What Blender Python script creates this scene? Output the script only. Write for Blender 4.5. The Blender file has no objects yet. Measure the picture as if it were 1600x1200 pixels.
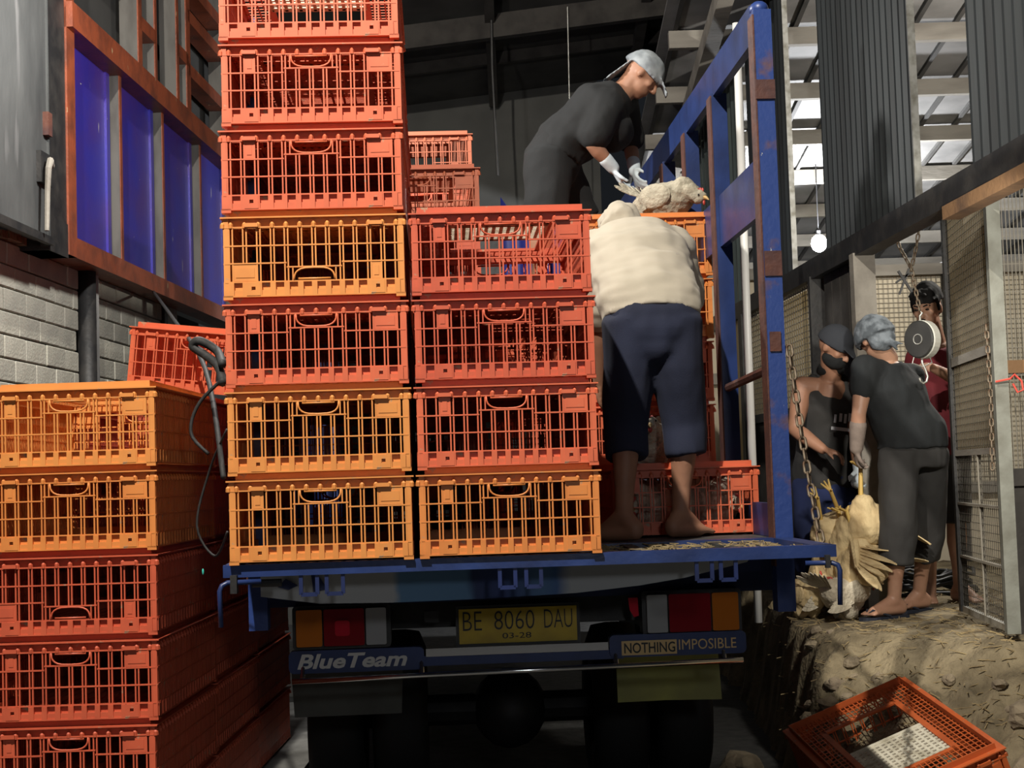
import bpy, bmesh, math, random
from mathutils import Vector, Matrix, Euler, noise
random.seed(7)
R = math.radians
scene = bpy.context.scene
COL = scene.collection
V3 = Vector

# ------------------------------------------------------------------ camera, world, lights, exposure
CAM_Z = 1.44
_p, _r = R(3.5), R(-1.82)
_fw = V3((0, math.cos(_p), math.sin(_p))); _up0 = V3((0, -math.sin(_p), math.cos(_p))); _rt0 = V3((1, 0, 0))
_rt = _rt0 * math.cos(_r) + _up0 * math.sin(_r); _up = _up0 * math.cos(_r) - _rt0 * math.sin(_r)
cam_data = bpy.data.cameras.new('camera'); cam = bpy.data.objects.new('camera', cam_data); COL.objects.link(cam)
cam_data.sensor_width = 36.0; cam_data.lens = 54.0; cam_data.clip_start = .05; cam_data.clip_end = 200
cam.matrix_world = Matrix(((_rt.x, _up.x, -_fw.x, 0), (_rt.y, _up.y, -_fw.y, 0), (_rt.z, _up.z, -_fw.z, CAM_Z), (0, 0, 0, 1)))
scene.camera = cam

world = bpy.data.worlds.new('night'); scene.world = world; world.use_nodes = True
world.node_tree.nodes['Background'].inputs[0].default_value = (.75, .85, 1, 1)
world.node_tree.nodes['Background'].inputs[1].default_value = .012

def lamp(name, loc, watts, color, radius):
    l = bpy.data.lights.new(name, 'POINT'); l.energy = watts; l.color = color; l.shadow_soft_size = radius
    o = bpy.data.objects.new(name, l); COL.objects.link(o); o.location = loc
    return o
lamp('yard_floodlight', (-1.2, 1.6, 6.0), 2050, (1, .93, .82), .05)
_fl = bpy.data.lights.new('dock_fill', 'SPOT'); _fl.energy = 210; _fl.color = (1, .94, .83); _fl.shadow_soft_size = .06; _fl.spot_size = R(75); _fl.spot_blend = .5  # added spot out of view, brightens the men and birds on the dock
_fo = bpy.data.objects.new('dock_fill', _fl); COL.objects.link(_fo); _fo.location = (1.77, 5.2, 2.32)
_fo.rotation_euler = (V3((2.05, 8.2, 1.45)) - V3((1.77, 5.2, 2.32))).to_track_quat('-Z', 'Y').to_euler()
lamp('shed_fill', (3.6, 9.4, 3.6), 240, (1, .95, .86), .06)  # added unseen fill that brightens the shed interior
lamp('wall_fill', (-1.15, 6.9, 3.95), 250, (1, .97, .92), .08)  # added unseen fill, lifts the block wall at the left
lamp('front_fill', (1.2, -2.0, 2.6), 120, (.95, .97, 1), .25)  # added frontal fill behind the camera, lifts bumper, plate and printed skirt

scene.view_settings.view_transform = 'Standard'
scene.view_settings.look = 'None'
scene.view_settings.exposure = 0.0
scene.view_settings.gamma = 1.0
scene.view_settings.use_curve_mapping = False

# ------------------------------------------------------------------ frames of reference
YAW = R(2.96)
TO = V3((-.888, 4.715, 1.20))               # truck origin: rear left corner of the lowered tailgate, deck level
TU = V3((math.cos(YAW), math.sin(YAW), 0)); TV = V3((-math.sin(YAW), math.cos(YAW), 0))
def T(u, v, w=0): return TO + TU * u + TV * v + V3((0, 0, w))
LA = .0442
LDIR = V3((math.sin(LA), math.cos(LA), 0)); LN = V3((math.cos(LA), -math.sin(LA), 0))

# ------------------------------------------------------------------ materials
def mat(name, c1, c2=None, rough=.6, metal=0, scale=8, detail=5, lo=.4, hi=.7, bump=0, bscale=40, emit=None, stretch=None, alpha=None, spec=.5, trans=0):
    m = bpy.data.materials.new(name); m.use_nodes = True
    nt = m.node_tree; b = nt.nodes['Principled BSDF']
    b.inputs['Roughness'].default_value = rough; b.inputs['Metallic'].default_value = metal
    b.inputs['Specular IOR Level'].default_value = spec
    b.inputs['Base Color'].default_value = (*c1, 1)
    tc = nt.nodes.new('ShaderNodeTexCoord'); mp = nt.nodes.new('ShaderNodeMapping')
    if stretch: mp.inputs['Scale'].default_value = stretch
    nt.links.new(tc.outputs['Object'], mp.inputs['Vector'])
    if c2 is not None:
        n = nt.nodes.new('ShaderNodeTexNoise'); n.inputs['Scale'].default_value = scale; n.inputs['Detail'].default_value = detail
        nt.links.new(mp.outputs[0], n.inputs['Vector'])
        r = nt.nodes.new('ShaderNodeValToRGB'); r.color_ramp.elements[0].position = lo; r.color_ramp.elements[1].position = hi
        r.color_ramp.elements[0].color = (*c1, 1); r.color_ramp.elements[1].color = (*c2, 1)
        nt.links.new(n.outputs['Fac'], r.inputs[0]); nt.links.new(r.outputs[0], b.inputs['Base Color'])
    if bump:
        n2 = nt.nodes.new('ShaderNodeTexNoise'); n2.inputs['Scale'].default_value = bscale; n2.inputs['Detail'].default_value = 6
        nt.links.new(mp.outputs[0], n2.inputs['Vector'])
        bp = nt.nodes.new('ShaderNodeBump'); bp.inputs['Strength'].default_value = bump; bp.inputs['Distance'].default_value = .02
        nt.links.new(n2.outputs['Fac'], bp.inputs['Height']); nt.links.new(bp.outputs[0], b.inputs['Normal'])
    if emit:
        b.inputs['Emission Color'].default_value = (*emit[0], 1); b.inputs['Emission Strength'].default_value = emit[1]
    if alpha is not None: b.inputs['Alpha'].default_value = alpha
    if trans: b.inputs['Transmission Weight'].default_value = trans
    return m

M = {}
M['c_red'] = mat('crate_red', (.56, .10, .045), (.38, .065, .032), .5, scale=9, lo=.45, hi=.85)
M['c_coral'] = mat('crate_coral', (.64, .135, .058), (.48, .09, .04), .5, scale=9, lo=.45, hi=.85)
M['c_orange'] = mat('crate_orange', (.68, .235, .055), (.52, .16, .04), .5, scale=9, lo=.45, hi=.85)
M['c_yellow'] = mat('crate_yellow', (.70, .27, .065), (.56, .19, .045), .5, scale=9, lo=.45, hi=.85)
M['c_shaded'] = mat('crate_shaded', (.36, .095, .042), (.24, .065, .032), .6, scale=9, lo=.45, hi=.85)  # crate red darkened: shade on the two back crates put into the colour
M['c_deep'] = mat('crate_deep', (.55, .115, .028), (.35, .07, .02), .5, scale=9, lo=.45, hi=.85)
M['lid_white'] = mat('lid_white', (.72, .68, .55), (.30, .26, .17), .6, scale=14, lo=.45, hi=.75)
M['blue'] = mat('truck_blue', (.020, .042, .155), (.014, .026, .09), .35, scale=6, bump=.05)
M['blue_worn'] = mat('truck_blue_worn', (.022, .05, .20), (.13, .065, .04), .4, scale=7, lo=.60, hi=.72, bump=.1)
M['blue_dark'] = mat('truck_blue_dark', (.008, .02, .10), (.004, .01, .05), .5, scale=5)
M['rust'] = mat('rusty_steel', (.10, .035, .022), (.05, .02, .02), .7, scale=12, bump=.2)
M['black_steel'] = mat('black_steel', (.012, .012, .013), (.03, .028, .026), .55, scale=10, bump=.1)
M['grey_steel'] = mat('grey_steel', (.07, .075, .075), (.03, .032, .033), .6, scale=9, stretch=(1, 1, .15), bump=.1)
M['chrome'] = mat('chrome', (.75, .75, .75), rough=.18, metal=1)
M['galv'] = mat('galvanised', (.5, .5, .47), (.25, .24, .2), .45, metal=.7, scale=20)
M['chain'] = mat('chain_steel', (.20, .165, .12), (.10, .055, .03), .6, metal=.5, scale=30)
M['amber'] = mat('amber_lens', (.55, .16, .015), rough=.12)
M['redlens'] = mat('red_lens', (.24, .004, .01), rough=.12)
M['redhot'] = mat('red_reflector', (.55, .01, .03), rough=.15)
M['clearlens'] = mat('clear_lens', (.38, .39, .40), rough=.12)
M['plate'] = mat('plate_yellow', (.60, .42, .015), (.45, .30, .012), .35, scale=10)
M['ink'] = mat('plate_ink', (.008, .008, .008), rough=.5)
M['silver_letter'] = mat('silver_letters', (.62, .62, .60), rough=.35)
M['gold'] = mat('gold_letters', (.72, .50, .22), rough=.4)
M['flap_y'] = mat('flap_yellow', (.36, .36, .09), (.24, .24, .08), .6, scale=5)
M['flap_g'] = mat('flap_grey', (.08, .085, .075), (.05, .05, .045), .7, scale=5)
M['rubber'] = mat('rubber', (.012, .012, .012), rough=.8)
M['black_plastic'] = mat('black_plastic', (.015, .015, .016), rough=.45)
M['asphalt'] = mat('asphalt', (.045, .044, .042), (.02, .02, .02), .85, scale=14, bump=.4, bscale=60)
M['concrete'] = mat('concrete', (.20, .20, .19), (.11, .11, .105), .85, scale=6, bump=.25)
M['dirt'] = mat('dirt', (.27, .22, .135), (.10, .078, .045), .95, scale=5, detail=9, lo=.35, hi=.66, bump=1.0, bscale=35)
M['stone'] = mat('stone', (.26, .21, .14), (.13, .10, .07), .95, scale=9, bump=.5)
M['straw'] = mat('straw', (.34, .26, .13), (.17, .12, .065), .9, scale=20)
M['block'] = mat('block', (.42, .41, .345), (.33, .325, .28), .9, scale=7, bump=.3, bscale=70)
M['block2'] = mat('block_pale', (.47, .46, .39), (.38, .37, .31), .9, scale=7, bump=.3, bscale=70)
M['mortar'] = mat('mortar', (.16, .155, .14), (.10, .10, .09), .95, scale=9, bump=.4)
M['brick_cap'] = mat('brick_cap', (.30, .21, .14), (.18, .13, .10), .95, scale=15, bump=.5)
M['plaster_grey'] = mat('door_grey', (.075, .078, .077), (.03, .032, .033), .7, scale=3.5, detail=8, stretch=(1, 1, .35), bump=.12)
M['pale_post'] = mat('pale_post', (.50, .50, .48), (.25, .25, .24), .8, scale=8, stretch=(1, 1, .3))
M['brown_frame'] = mat('brown_frame', (.26, .062, .026), (.12, .035, .02), .42, scale=7, lo=.42, hi=.72, bump=.12)
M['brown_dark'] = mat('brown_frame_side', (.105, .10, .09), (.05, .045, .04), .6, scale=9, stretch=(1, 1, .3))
M['panel_blue'] = mat('panel_blue', (.028, .024, .30), (.06, .025, .20), .38, scale=2.2, bump=.04)
M['wall_dark'] = mat('wall_dark', (.040, .040, .038), (.030, .030, .029), .9, scale=3)
M['corr'] = mat('corrugated', (.022, .027, .029), (.009, .011, .012), .55, metal=.2, scale=5, stretch=(1.5, 1.5, .12), bump=.05)
M['corr_l'] = mat('corrugated_green', (.07, .09, .085), (.03, .04, .038), .6, metal=.1, scale=5, stretch=(1.5, 1.5, .12))
M['roof_sheet'] = mat('roof_sheet', (.22, .215, .21), (.12, .118, .115), .7, scale=2.5, detail=8)
M['roof_dark'] = mat('roof_dark', (.055, .053, .05), (.03, .029, .028), .8, scale=3)
M['wood_pale'] = mat('wood_pale', (.27, .25, .215), (.15, .135, .115), .85, scale=6, stretch=(.25, 1, 1), bump=.15)
M['wood_dark'] = mat('wood_dark', (.05, .045, .04), (.025, .022, .02), .85, scale=6, bump=.15)
M['wood_brown'] = mat('wood_brown', (.20, .11, .05), (.10, .055, .03), .8, scale=6, bump=.15)
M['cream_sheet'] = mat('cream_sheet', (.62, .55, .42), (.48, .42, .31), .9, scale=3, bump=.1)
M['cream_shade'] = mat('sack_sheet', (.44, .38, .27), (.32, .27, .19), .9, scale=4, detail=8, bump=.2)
def translucent(m, col, fac):
    nt = m.node_tree; b = nt.nodes['Principled BSDF']; out = nt.nodes['Material Output']
    t = nt.nodes.new('ShaderNodeBsdfTranslucent'); t.inputs[0].default_value = (*col, 1); mx = nt.nodes.new('ShaderNodeMixShader'); mx.inputs[0].default_value = fac
    nt.links.new(b.outputs[0], mx.inputs[1]); nt.links.new(t.outputs[0], mx.inputs[2]); nt.links.new(mx.outputs[0], out.inputs['Surface'])
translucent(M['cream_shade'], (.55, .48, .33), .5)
M['wire'] = mat('wire', (.24, .22, .18), rough=.8)
M['skin'] = mat('skin', (.36, .185, .115), (.29, .14, .085), .55, scale=9)
M['skin_l'] = mat('skin_light', (.42, .235, .155), (.35, .18, .115), .5, scale=9)
M['shirt_cream'] = mat('shirt_cream', (.45, .405, .325), (.40, .36, .285), .9, scale=5, bump=.08, bscale=300)
M['navy'] = mat('navy_cloth', (.014, .019, .045), (.009, .012, .028), .9, scale=4, bump=.1, bscale=250)
M['navy_b'] = mat('navy_trousers', (.012, .022, .085), (.008, .014, .05), .9, scale=4)
M['black_cloth'] = mat('black_cloth', (.008, .009, .010), (.005, .0055, .006), .9, scale=4, bump=.1, bscale=250)
M['charcoal'] = mat('charcoal_cloth', (.034, .033, .032), (.022, .021, .021), .9, scale=5, bump=.1, bscale=250)
M['slate'] = mat('slate_shirt', (.013, .016, .018), (.008, .0095, .011), .9, scale=4, bump=.08, bscale=250)
M['maroon'] = mat('maroon_shirt', (.17, .012, .02), (.10, .008, .014), .85, scale=5)
M['grey_cap'] = mat('grey_cap', (.30, .33, .35), (.16, .18, .20), .9, scale=14)
M['cap_denim'] = mat('denim_bandana', (.20, .23, .26), (.08, .095, .11), .9, scale=22, lo=.4, hi=.6)
M['cap_dark'] = mat('dark_cap', (.032, .036, .045), rough=.9)
M['glove'] = mat('white_glove', (.62, .70, .74), (.48, .55, .60), .85, scale=20)
M['glove_grey'] = mat('grey_sleeve', (.25, .20, .17), (.18, .14, .12), .85, scale=20)
M['hair'] = mat('black_hair', (.010, .009, .009), rough=.85, spec=.2)
M['white_print'] = mat('shirt_print', (.42, .43, .46), rough=.8)
M['eye'] = mat('eye_dark', (.01, .008, .007), rough=.2)
M['lip'] = mat('lip', (.26, .10, .075), rough=.5)
M['sandal'] = mat('sandal', (.015, .02, .035), rough=.7)
M['feather_cream'] = mat('feather_cream', (.66, .52, .29), (.42, .30, .15), .9, scale=14, stretch=(1, 1, .4), bump=.5, bscale=60)
M['feather_white'] = mat('feather_white', (.62, .56, .44), (.40, .34, .25), .9, scale=14, bump=.5, bscale=60)
M['feather_grey'] = mat('feather_grey', (.42, .38, .29), (.18, .16, .12), .9, scale=16, bump=.5, bscale=60)
M['chick_leg'] = mat('chicken_leg', (.62, .42, .12), rough=.6)
M['comb'] = mat('comb_red', (.45, .05, .035), rough=.5)
M['beak'] = mat('beak', (.55, .36, .14), rough=.5)
M['rope'] = mat('black_rope', (.014, .014, .014), (.03, .03, .03), .7, scale=60)
M['cable'] = mat('black_cable', (.018, .020, .024), rough=.45)
M['scale_dark'] = mat('scale_dial_case', (.03, .03, .028), (.018, .018, .017), .5, scale=9)
M['scale_white'] = mat('scale_rim', (.62, .62, .56), rough=.45)
M['red_string'] = mat('red_string', (.5, .06, .04), rough=.7)
M['tarp_blue'] = mat('tarp_blue', (.02, .03, .24), (.012, .018, .12), .5, scale=6)
M['pvc'] = mat('pvc_white', (.72, .72, .70), rough=.4)
M['bulb'] = mat('bulb_glow', (1, 1, 1), emit=((1, .98, .94), 90))
M['dung'] = mat('dried_dung', (.34, .29, .20), (.20, .16, .10), .95, scale=30)
M['teal_tag'] = mat('teal_tag', (.08, .75, .62), rough=.4)

def flecks(m, col, scale, stretch, thr, soft=.02):
    nt = m.node_tree; b = nt.nodes['Principled BSDF']; tc = nt.nodes.new('ShaderNodeTexCoord'); mp = nt.nodes.new('ShaderNodeMapping'); mp.inputs['Scale'].default_value = stretch
    nt.links.new(tc.outputs['Object'], mp.inputs['Vector']); n = nt.nodes.new('ShaderNodeTexNoise'); n.inputs['Scale'].default_value = scale; n.inputs['Detail'].default_value = 3
    nt.links.new(mp.outputs[0], n.inputs['Vector']); r = nt.nodes.new('ShaderNodeMapRange'); r.inputs[1].default_value = thr; r.inputs[2].default_value = thr + soft
    nt.links.new(n.outputs['Fac'], r.inputs[0]); mx = nt.nodes.new('ShaderNodeMix'); mx.data_type = 'RGBA'
    src = b.inputs['Base Color'].links
    if src: nt.links.new(src[0].from_socket, mx.inputs[6])
    else: mx.inputs[6].default_value = b.inputs['Base Color'].default_value
    mx.inputs[7].default_value = (*col, 1); nt.links.new(r.outputs[0], mx.inputs[0]); nt.links.new(mx.outputs[2], b.inputs['Base Color'])
flecks(M['panel_blue'], (.55, .52, .45), 16, (1, 1, .13), .70)
flecks(M['panel_blue'], (.60, .58, .50), 30, (1, 1, 1), .76)
flecks(M['brown_frame'], (.50, .40, .22), 14, (1, 1, .6), .70, .05)
flecks(M['blue_worn'], (.45, .45, .42), 40, (1, 1, .5), .72)
for k_ in ('c_red', 'c_coral', 'c_orange', 'c_yellow', 'c_deep'): flecks(M[k_], (.36, .27, .17), 38, (1, 1, 1), .66, .08)
flecks(M['plaster_grey'], (.14, .14, .14), 6, (1, 1, .2), .62, .1)
# banner under the deck: white cloth with blue printed areas
def banner_mat():
    m = mat('banner_print', (.5, .5, .5), rough=.6); nt = m.node_tree; b = nt.nodes['Principled BSDF']
    tc = nt.nodes.new('ShaderNodeTexCoord'); sp = nt.nodes.new('ShaderNodeSeparateXYZ'); nt.links.new(tc.outputs['Object'], sp.inputs[0])
    n = nt.nodes.new('ShaderNodeTexNoise'); n.inputs['Scale'].default_value = 7
    nt.links.new(tc.outputs['Object'], n.inputs['Vector'])
    a = nt.nodes.new('ShaderNodeMath'); a.operation = 'MULTIPLY_ADD'; a.inputs[1].default_value = .05; nt.links.new(n.outputs['Fac'], a.inputs[0])
    d = nt.nodes.new('ShaderNodeMath'); d.operation = 'DIVIDE'; d.inputs[1].default_value = 1.7; nt.links.new(sp.outputs[0], d.inputs[0]); nt.links.new(d.outputs[0], a.inputs[2])
    r = nt.nodes.new('ShaderNodeValToRGB'); r.color_ramp.interpolation = 'LINEAR'
    els = [(0, (.42, .43, .44)), (.325, (.42, .43, .44)), (.335, (.10, .22, .38)), (.46, (.09, .20, .36)), (.475, (.012, .03, .11)), (.53, (.015, .04, .17)), (.60, (.07, .16, .32)), (.63, (.05, .12, .30)), (.66, (.38, .40, .42)), (1, (.44, .45, .45))]
    cr = r.color_ramp
    cr.elements[0].position = 0; cr.elements[0].color = (*els[0][1], 1); cr.elements[1].position = 1; cr.elements[1].color = (*els[-1][1], 1)
    for p, c in els[1:-1]:
        e = cr.elements.new(p); e.color = (*c, 1)
    nt.links.new(a.outputs[0], r.inputs[0]); nt.links.new(r.outputs[0], b.inputs['Base Color'])
    return m
M['banner'] = banner_mat()

# ------------------------------------------------------------------ mesh helpers
class MB:
    def __init__(s): s.v = []; s.f = []
    def add(s, vs, fs):
        o = len(s.v); s.v += [tuple(v) for v in vs]; s.f += [tuple(i + o for i in f) for f in fs]; return s
    def box(s, a, b, mtx=None):
        x0, y0, z0 = a; x1, y1, z1 = b
        vs = [V3(p) for p in ((x0, y0, z0), (x1, y0, z0), (x1, y1, z0), (x0, y1, z0), (x0, y0, z1), (x1, y0, z1), (x1, y1, z1), (x0, y1, z1))]
        if mtx is not None: vs = [mtx @ v for v in vs]
        return s.add(vs, [(0, 3, 2, 1), (4, 5, 6, 7), (0, 1, 5, 4), (1, 2, 6, 5), (2, 3, 7, 6), (3, 0, 4, 7)])
    def bar(s, p0, p1, w, h, up=(0, 0, 1)):
        p0, p1 = V3(p0), V3(p1); d = (p1 - p0).normalized(); u = V3(up)
        x = d.cross(u)
        if x.length < 1e-4: x = d.cross(V3((0, 1, 0)))
        x.normalize(); z = x.cross(d)
        vs = []
        for p in (p0, p1):
            for sx, sz in ((-1, -1), (1, -1), (1, 1), (-1, 1)): vs.append(p + x * sx * w / 2 + z * sz * h / 2)
        return s.add(vs, [(0, 1, 2, 3), (7, 6, 5, 4), (0, 4, 5, 1), (1, 5, 6, 2), (2, 6, 7, 3), (3, 7, 4, 0)])
    def tube(s, path, r, seg=8, closed=False, flat=1.0):
        P = [V3(p) for p in path]; n = len(P); vs = []; fs = []
        rs = r if isinstance(r, (list, tuple)) else [r] * n
        prev = None
        for i, p in enumerate(P):
            if closed: t = P[(i + 1) % n] - P[(i - 1) % n]
            else: t = P[min(i + 1, n - 1)] - P[max(i - 1, 0)]
            if t.length < 1e-9: t = V3((0, 0, 1))
            t.normalize()
            if prev is None:
                a = t.cross(V3((0, 0, 1)))
                if a.length < 1e-3: a = t.cross(V3((0, 1, 0)))
            else: a = prev - t * prev.dot(t)
            a.normalize(); prev = a; b = t.cross(a)
            for k in range(seg):
                an = 2 * math.pi * k / seg; vs.append(p + (a * math.cos(an) + b * math.sin(an) * flat) * rs[i])
        m = n if closed else n - 1
        for i in range(m):
            for k in range(seg):
                j = (i + 1) % n; k2 = (k + 1) % seg
                fs.append((i * seg + k, i * seg + k2, j * seg + k2, j * seg + k))
        if not closed: fs.append(tuple(range(seg - 1, -1, -1))); fs.append(tuple((n - 1) * seg + k for k in range(seg)))
        return s.add(vs, fs)
    def cap(s, p0, p1, r0, r1=None, seg=12):
        r1 = r0 if r1 is None else r1
        p0, p1 = V3(p0), V3(p1); d = p1 - p0
        if d.length < 1e-6: d = V3((0, 0, 1e-4)); p1 = p0 + d
        t = d.normalized(); path = []; rr = []
        for k in range(4): a = math.pi / 2 * k / 4 + .12; path.append(p0 - t * r0 * math.cos(a)); rr.append(r0 * math.sin(a))
        path += [p0, p1]; rr += [r0, r1]
        for k in range(3, -1, -1): a = math.pi / 2 * k / 4 + .12; path.append(p1 + t * r1 * math.cos(a)); rr.append(r1 * math.sin(a))
        return s.tube(path, rr, seg)
    def chain(s, pts, rs, seg=12):
        for i in range(len(pts) - 1): s.cap(pts[i], pts[i + 1], rs[i], rs[i + 1], seg)
        return s
    def loft(s, rings, seg=18):
        vs = []; fs = []
        for c, a, b in rings:
            c, a, b = V3(c), V3(a), V3(b)
            for k in range(seg): an = 2 * math.pi * k / seg; vs.append(c + a * math.cos(an) + b * math.sin(an))
        for i in range(len(rings) - 1):
            for k in range(seg): k2 = (k + 1) % seg; fs.append((i * seg + k, i * seg + k2, (i + 1) * seg + k2, (i + 1) * seg + k))
        fs.append(tuple(range(seg - 1, -1, -1))); fs.append(tuple((len(rings) - 1) * seg + k for k in range(seg)))
        return s.add(vs, fs)
    def ell(s, c, a, b=None, d=None, seg=14, rings=9):
        c = V3(c)
        if not isinstance(a, (Vector, tuple, list)): a, b, d = V3((a, 0, 0)), V3((0, b, 0)), V3((0, 0, d))
        a, b, d = V3(a), V3(b), V3(d); vs = []; fs = []
        for i in range(rings):
            th = math.pi * (i + .5) / rings
            for k in range(seg): an = 2 * math.pi * k / seg; vs.append(c + d * math.cos(th) + (a * math.cos(an) + b * math.sin(an)) * math.sin(th))
        for i in range(rings - 1):
            for k in range(seg): k2 = (k + 1) % seg; fs.append((i * seg + k, (i + 1) * seg + k, (i + 1) * seg + k2, i * seg + k2))
        fs.append(tuple(range(seg))); fs.append(tuple((rings - 1) * seg + k for k in range(seg - 1, -1, -1)))
        return s.add(vs, fs)
    def prism(s, poly, z0, z1, f):              # poly of 2-D points, f(x, y, t) -> 3-D
        n = len(poly); vs = [f(x, y, z0) for x, y in poly] + [f(x, y, z1) for x, y in poly]
        fs = [tuple(range(n - 1, -1, -1)), tuple(range(n, 2 * n))] + [(i, (i + 1) % n, n + (i + 1) % n, n + i) for i in range(n)]
        return s.add(vs, fs)
    def mesh(s, name, smooth=False):
        me = bpy.data.meshes.new(name); me.from_pydata(s.v, [], s.f); me.update()
        if smooth: me.polygons.foreach_set('use_smooth', [True] * len(me.polygons))
        bm = bmesh.new(); bm.from_mesh(me); bmesh.ops.recalc_face_normals(bm, faces=bm.faces); bm.to_mesh(me); bm.free()
        return me
    def build(s, name, m, parent=None, smooth=False, origin=None):
        if origin is not None:
            o = V3(origin); s.v = [tuple(V3(v) - o) for v in s.v]
        return obj(name, s.mesh(name, smooth), m, parent, origin)

def obj(name, me, m, parent=None, loc=None):
    o = bpy.data.objects.new(name, me); COL.objects.link(o)
    if m is not None:
        if not me.materials: me.materials.append(None)
        o.material_slots[0].link = 'OBJECT'; o.material_slots[0].material = m if not isinstance(m, str) else M[m]
    if parent: o.parent = parent
    if loc is not None and parent is None: o.location = loc
    return o
def tag(o, label, cat, group=None):
    o['label'] = label; o['category'] = cat
    if group: o['group'] = group
    return o
def thing(name, label, cat, loc=(0, 0, 0), rot=(0, 0, 0), group=None):
    o = bpy.data.objects.new(name, None); COL.objects.link(o); o.location = loc; o.rotation_euler = rot
    o.empty_display_size = .1
    return tag(o, label, cat, group)
def struct(o): o['kind'] = 'structure'; return o
def frame(origin, xdir, zdir=(0, 0, 1)):       # local x along xdir, z up, as a matrix
    x = V3(xdir).normalized(); z = V3(zdir); y = z.cross(x)
    return Matrix(((x.x, y.x, z.x, origin[0]), (x.y, y.y, z.y, origin[1]), (x.z, y.z, z.z, origin[2]), (0, 0, 0, 1)))

def fuse(mb, name, m, parent, voxel=.012, smooth=5, origin=(0, 0, 0), wrinkle=0, wfreq=9, wdir=None, keep=None):
    """joins overlapping closed pieces into one continuous skin"""
    o = V3(origin); mb.v = [tuple(V3(v) - o) for v in mb.v]
    me = mb.mesh(name + '_src'); ob = bpy.data.objects.new('tmp', me); COL.objects.link(ob)
    r = ob.modifiers.new('r', 'REMESH'); r.mode = 'VOXEL'; r.voxel_size = voxel
    if smooth:
        sm = ob.modifiers.new('s', 'SMOOTH'); sm.factor = .5; sm.iterations = smooth
    dg = bpy.context.evaluated_depsgraph_get(); nm = bpy.data.meshes.new_from_object(ob.evaluated_get(dg)); nm.name = name
    bpy.data.objects.remove(ob); bpy.data.meshes.remove(me)
    nm.materials.clear()
    if wrinkle:
        nv = len(nm.vertices)
        nrm = [v.normal.copy() for v in nm.vertices]
        st = V3(wdir) if wdir else V3((1, 1, 1))
        for i, v in enumerate(nm.vertices):
            q = V3((v.co.x * st.x, v.co.y * st.y, v.co.z * st.z)) * wfreq
            h = noise.noise(q) + .5 * noise.noise(q * 2.1 + V3((5, 1, 3)))
            v.co += nrm[i] * h * wrinkle
    nm.polygons.foreach_set('use_smooth', [True] * len(nm.polygons)); nm.update()
    return obj(name, nm, m, parent)

def text_mesh(body, rect, name, m, parent, place, shear=0, bold=0, depth=.002):
    """lettering fitted to a rectangle; place(x, y, d) maps it onto the surface"""
    c = bpy.data.curves.new('t', 'FONT'); c.body = body; c.size = 1; c.extrude = .01; c.offset = bold; c.resolution_u = 3
    ob = bpy.data.objects.new('t', c); COL.objects.link(ob)
    dg = bpy.context.evaluated_depsgraph_get(); me = bpy.data.meshes.new_from_object(ob.evaluated_get(dg))
    bpy.data.objects.remove(ob)
    xs = [v.co.x + shear * v.co.y for v in me.vertices]; ys = [v.co.y for v in me.vertices]
    x0, x1, y0, y1 = min(xs), max(xs), min(ys), max(ys); a, b, cc, d = rect
    for v, X in zip(me.vertices, xs):
        v.co = place(a + (X - x0) / (x1 - x0) * (b - a), cc + (v.co.y - y0) / (y1 - y0) * (d - cc), depth * (1 if v.co.z > 0 else 0))
    me.materials.clear(); me.name = name
    return obj(name, me, m, parent)

# ================================================================== THE SETTING
def smooth(t): t = max(0, min(1, t)); return t * t * (3 - 2 * t)
# ground
g = MB().box((-9, -2, -.2), (9, 20, 0)).build('floor', 'asphalt'); struct(g)
# concrete slab beside the wheels on which the crates at the left are stacked
struct(MB().box((-2.5, 4.4, 0), (-1.0, 9.2, .155)).build('trim_1', 'concrete'))
struct(MB().box((-.55, 6.3, 0), (.78, 8.6, .02)).build('trim_2', 'asphalt'))

# loading dock of trodden earth
def dock_h(x, y):
    pts = ((5.0, 1.10), (6.0, 1.16), (7.2, 1.25), (9.85, 1.42), (14, 1.55)); xe = pts[-1][1]
    for (ya, xa), (yb, xb) in zip(pts, pts[1:]):
        if y <= yb: xe = xa + (xb - xa) * max(0, (y - ya) / (yb - ya)); break
    xe += .10 * noise.noise(V3((y * 2.2, 3, 0))) + .05 * noise.noise(V3((y * 7, 1, 0))) + .03 * noise.noise(V3((y * 17, 5, 0)))
    ye = 7.75 - 1.05 * (x - 1.2)
    t = y - ye
    top = .65
    if t < 0: top = max(.04, .65 + t * .42 + .05 * noise.noise(V3((x * 3, y * 3, 7))))
    n = noise.noise(V3((x * 5, y * 5, 0))) * .018 + noise.noise(V3((x * 14, y * 14, 4))) * .010
    if t < .3: n += (noise.noise(V3((x * 9, y * 9, 2))) * .05 + abs(noise.noise(V3((x * 17, y * 17, 8)))) * .06) * smooth((.3 - t) / .8)
    k = smooth((x - xe + .03) / .17)
    return (top + n) * k - .02 * (1 - k)
mb = MB(); nx, ny = 190, 260; X0, X1, Y0, Y1 = .95, 6.6, 4.9, 13.4
gx = [X0 + (X1 - X0) * (i / nx) ** 1.7 for i in range(nx + 1)]
gy = [Y0 + (Y1 - Y0) * (j / ny) for j in range(ny + 1)]
mb.v = [(x, y, dock_h(x, y)) for y in gy for x in gx]
mb.f = [(j * (nx + 1) + i, j * (nx + 1) + i + 1, (j + 1) * (nx + 1) + i + 1, (j + 1) * (nx + 1) + i) for j in range(ny) for i in range(nx)]
o = mb.build('floor_dock', 'dirt', smooth=True); struct(o)

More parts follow.
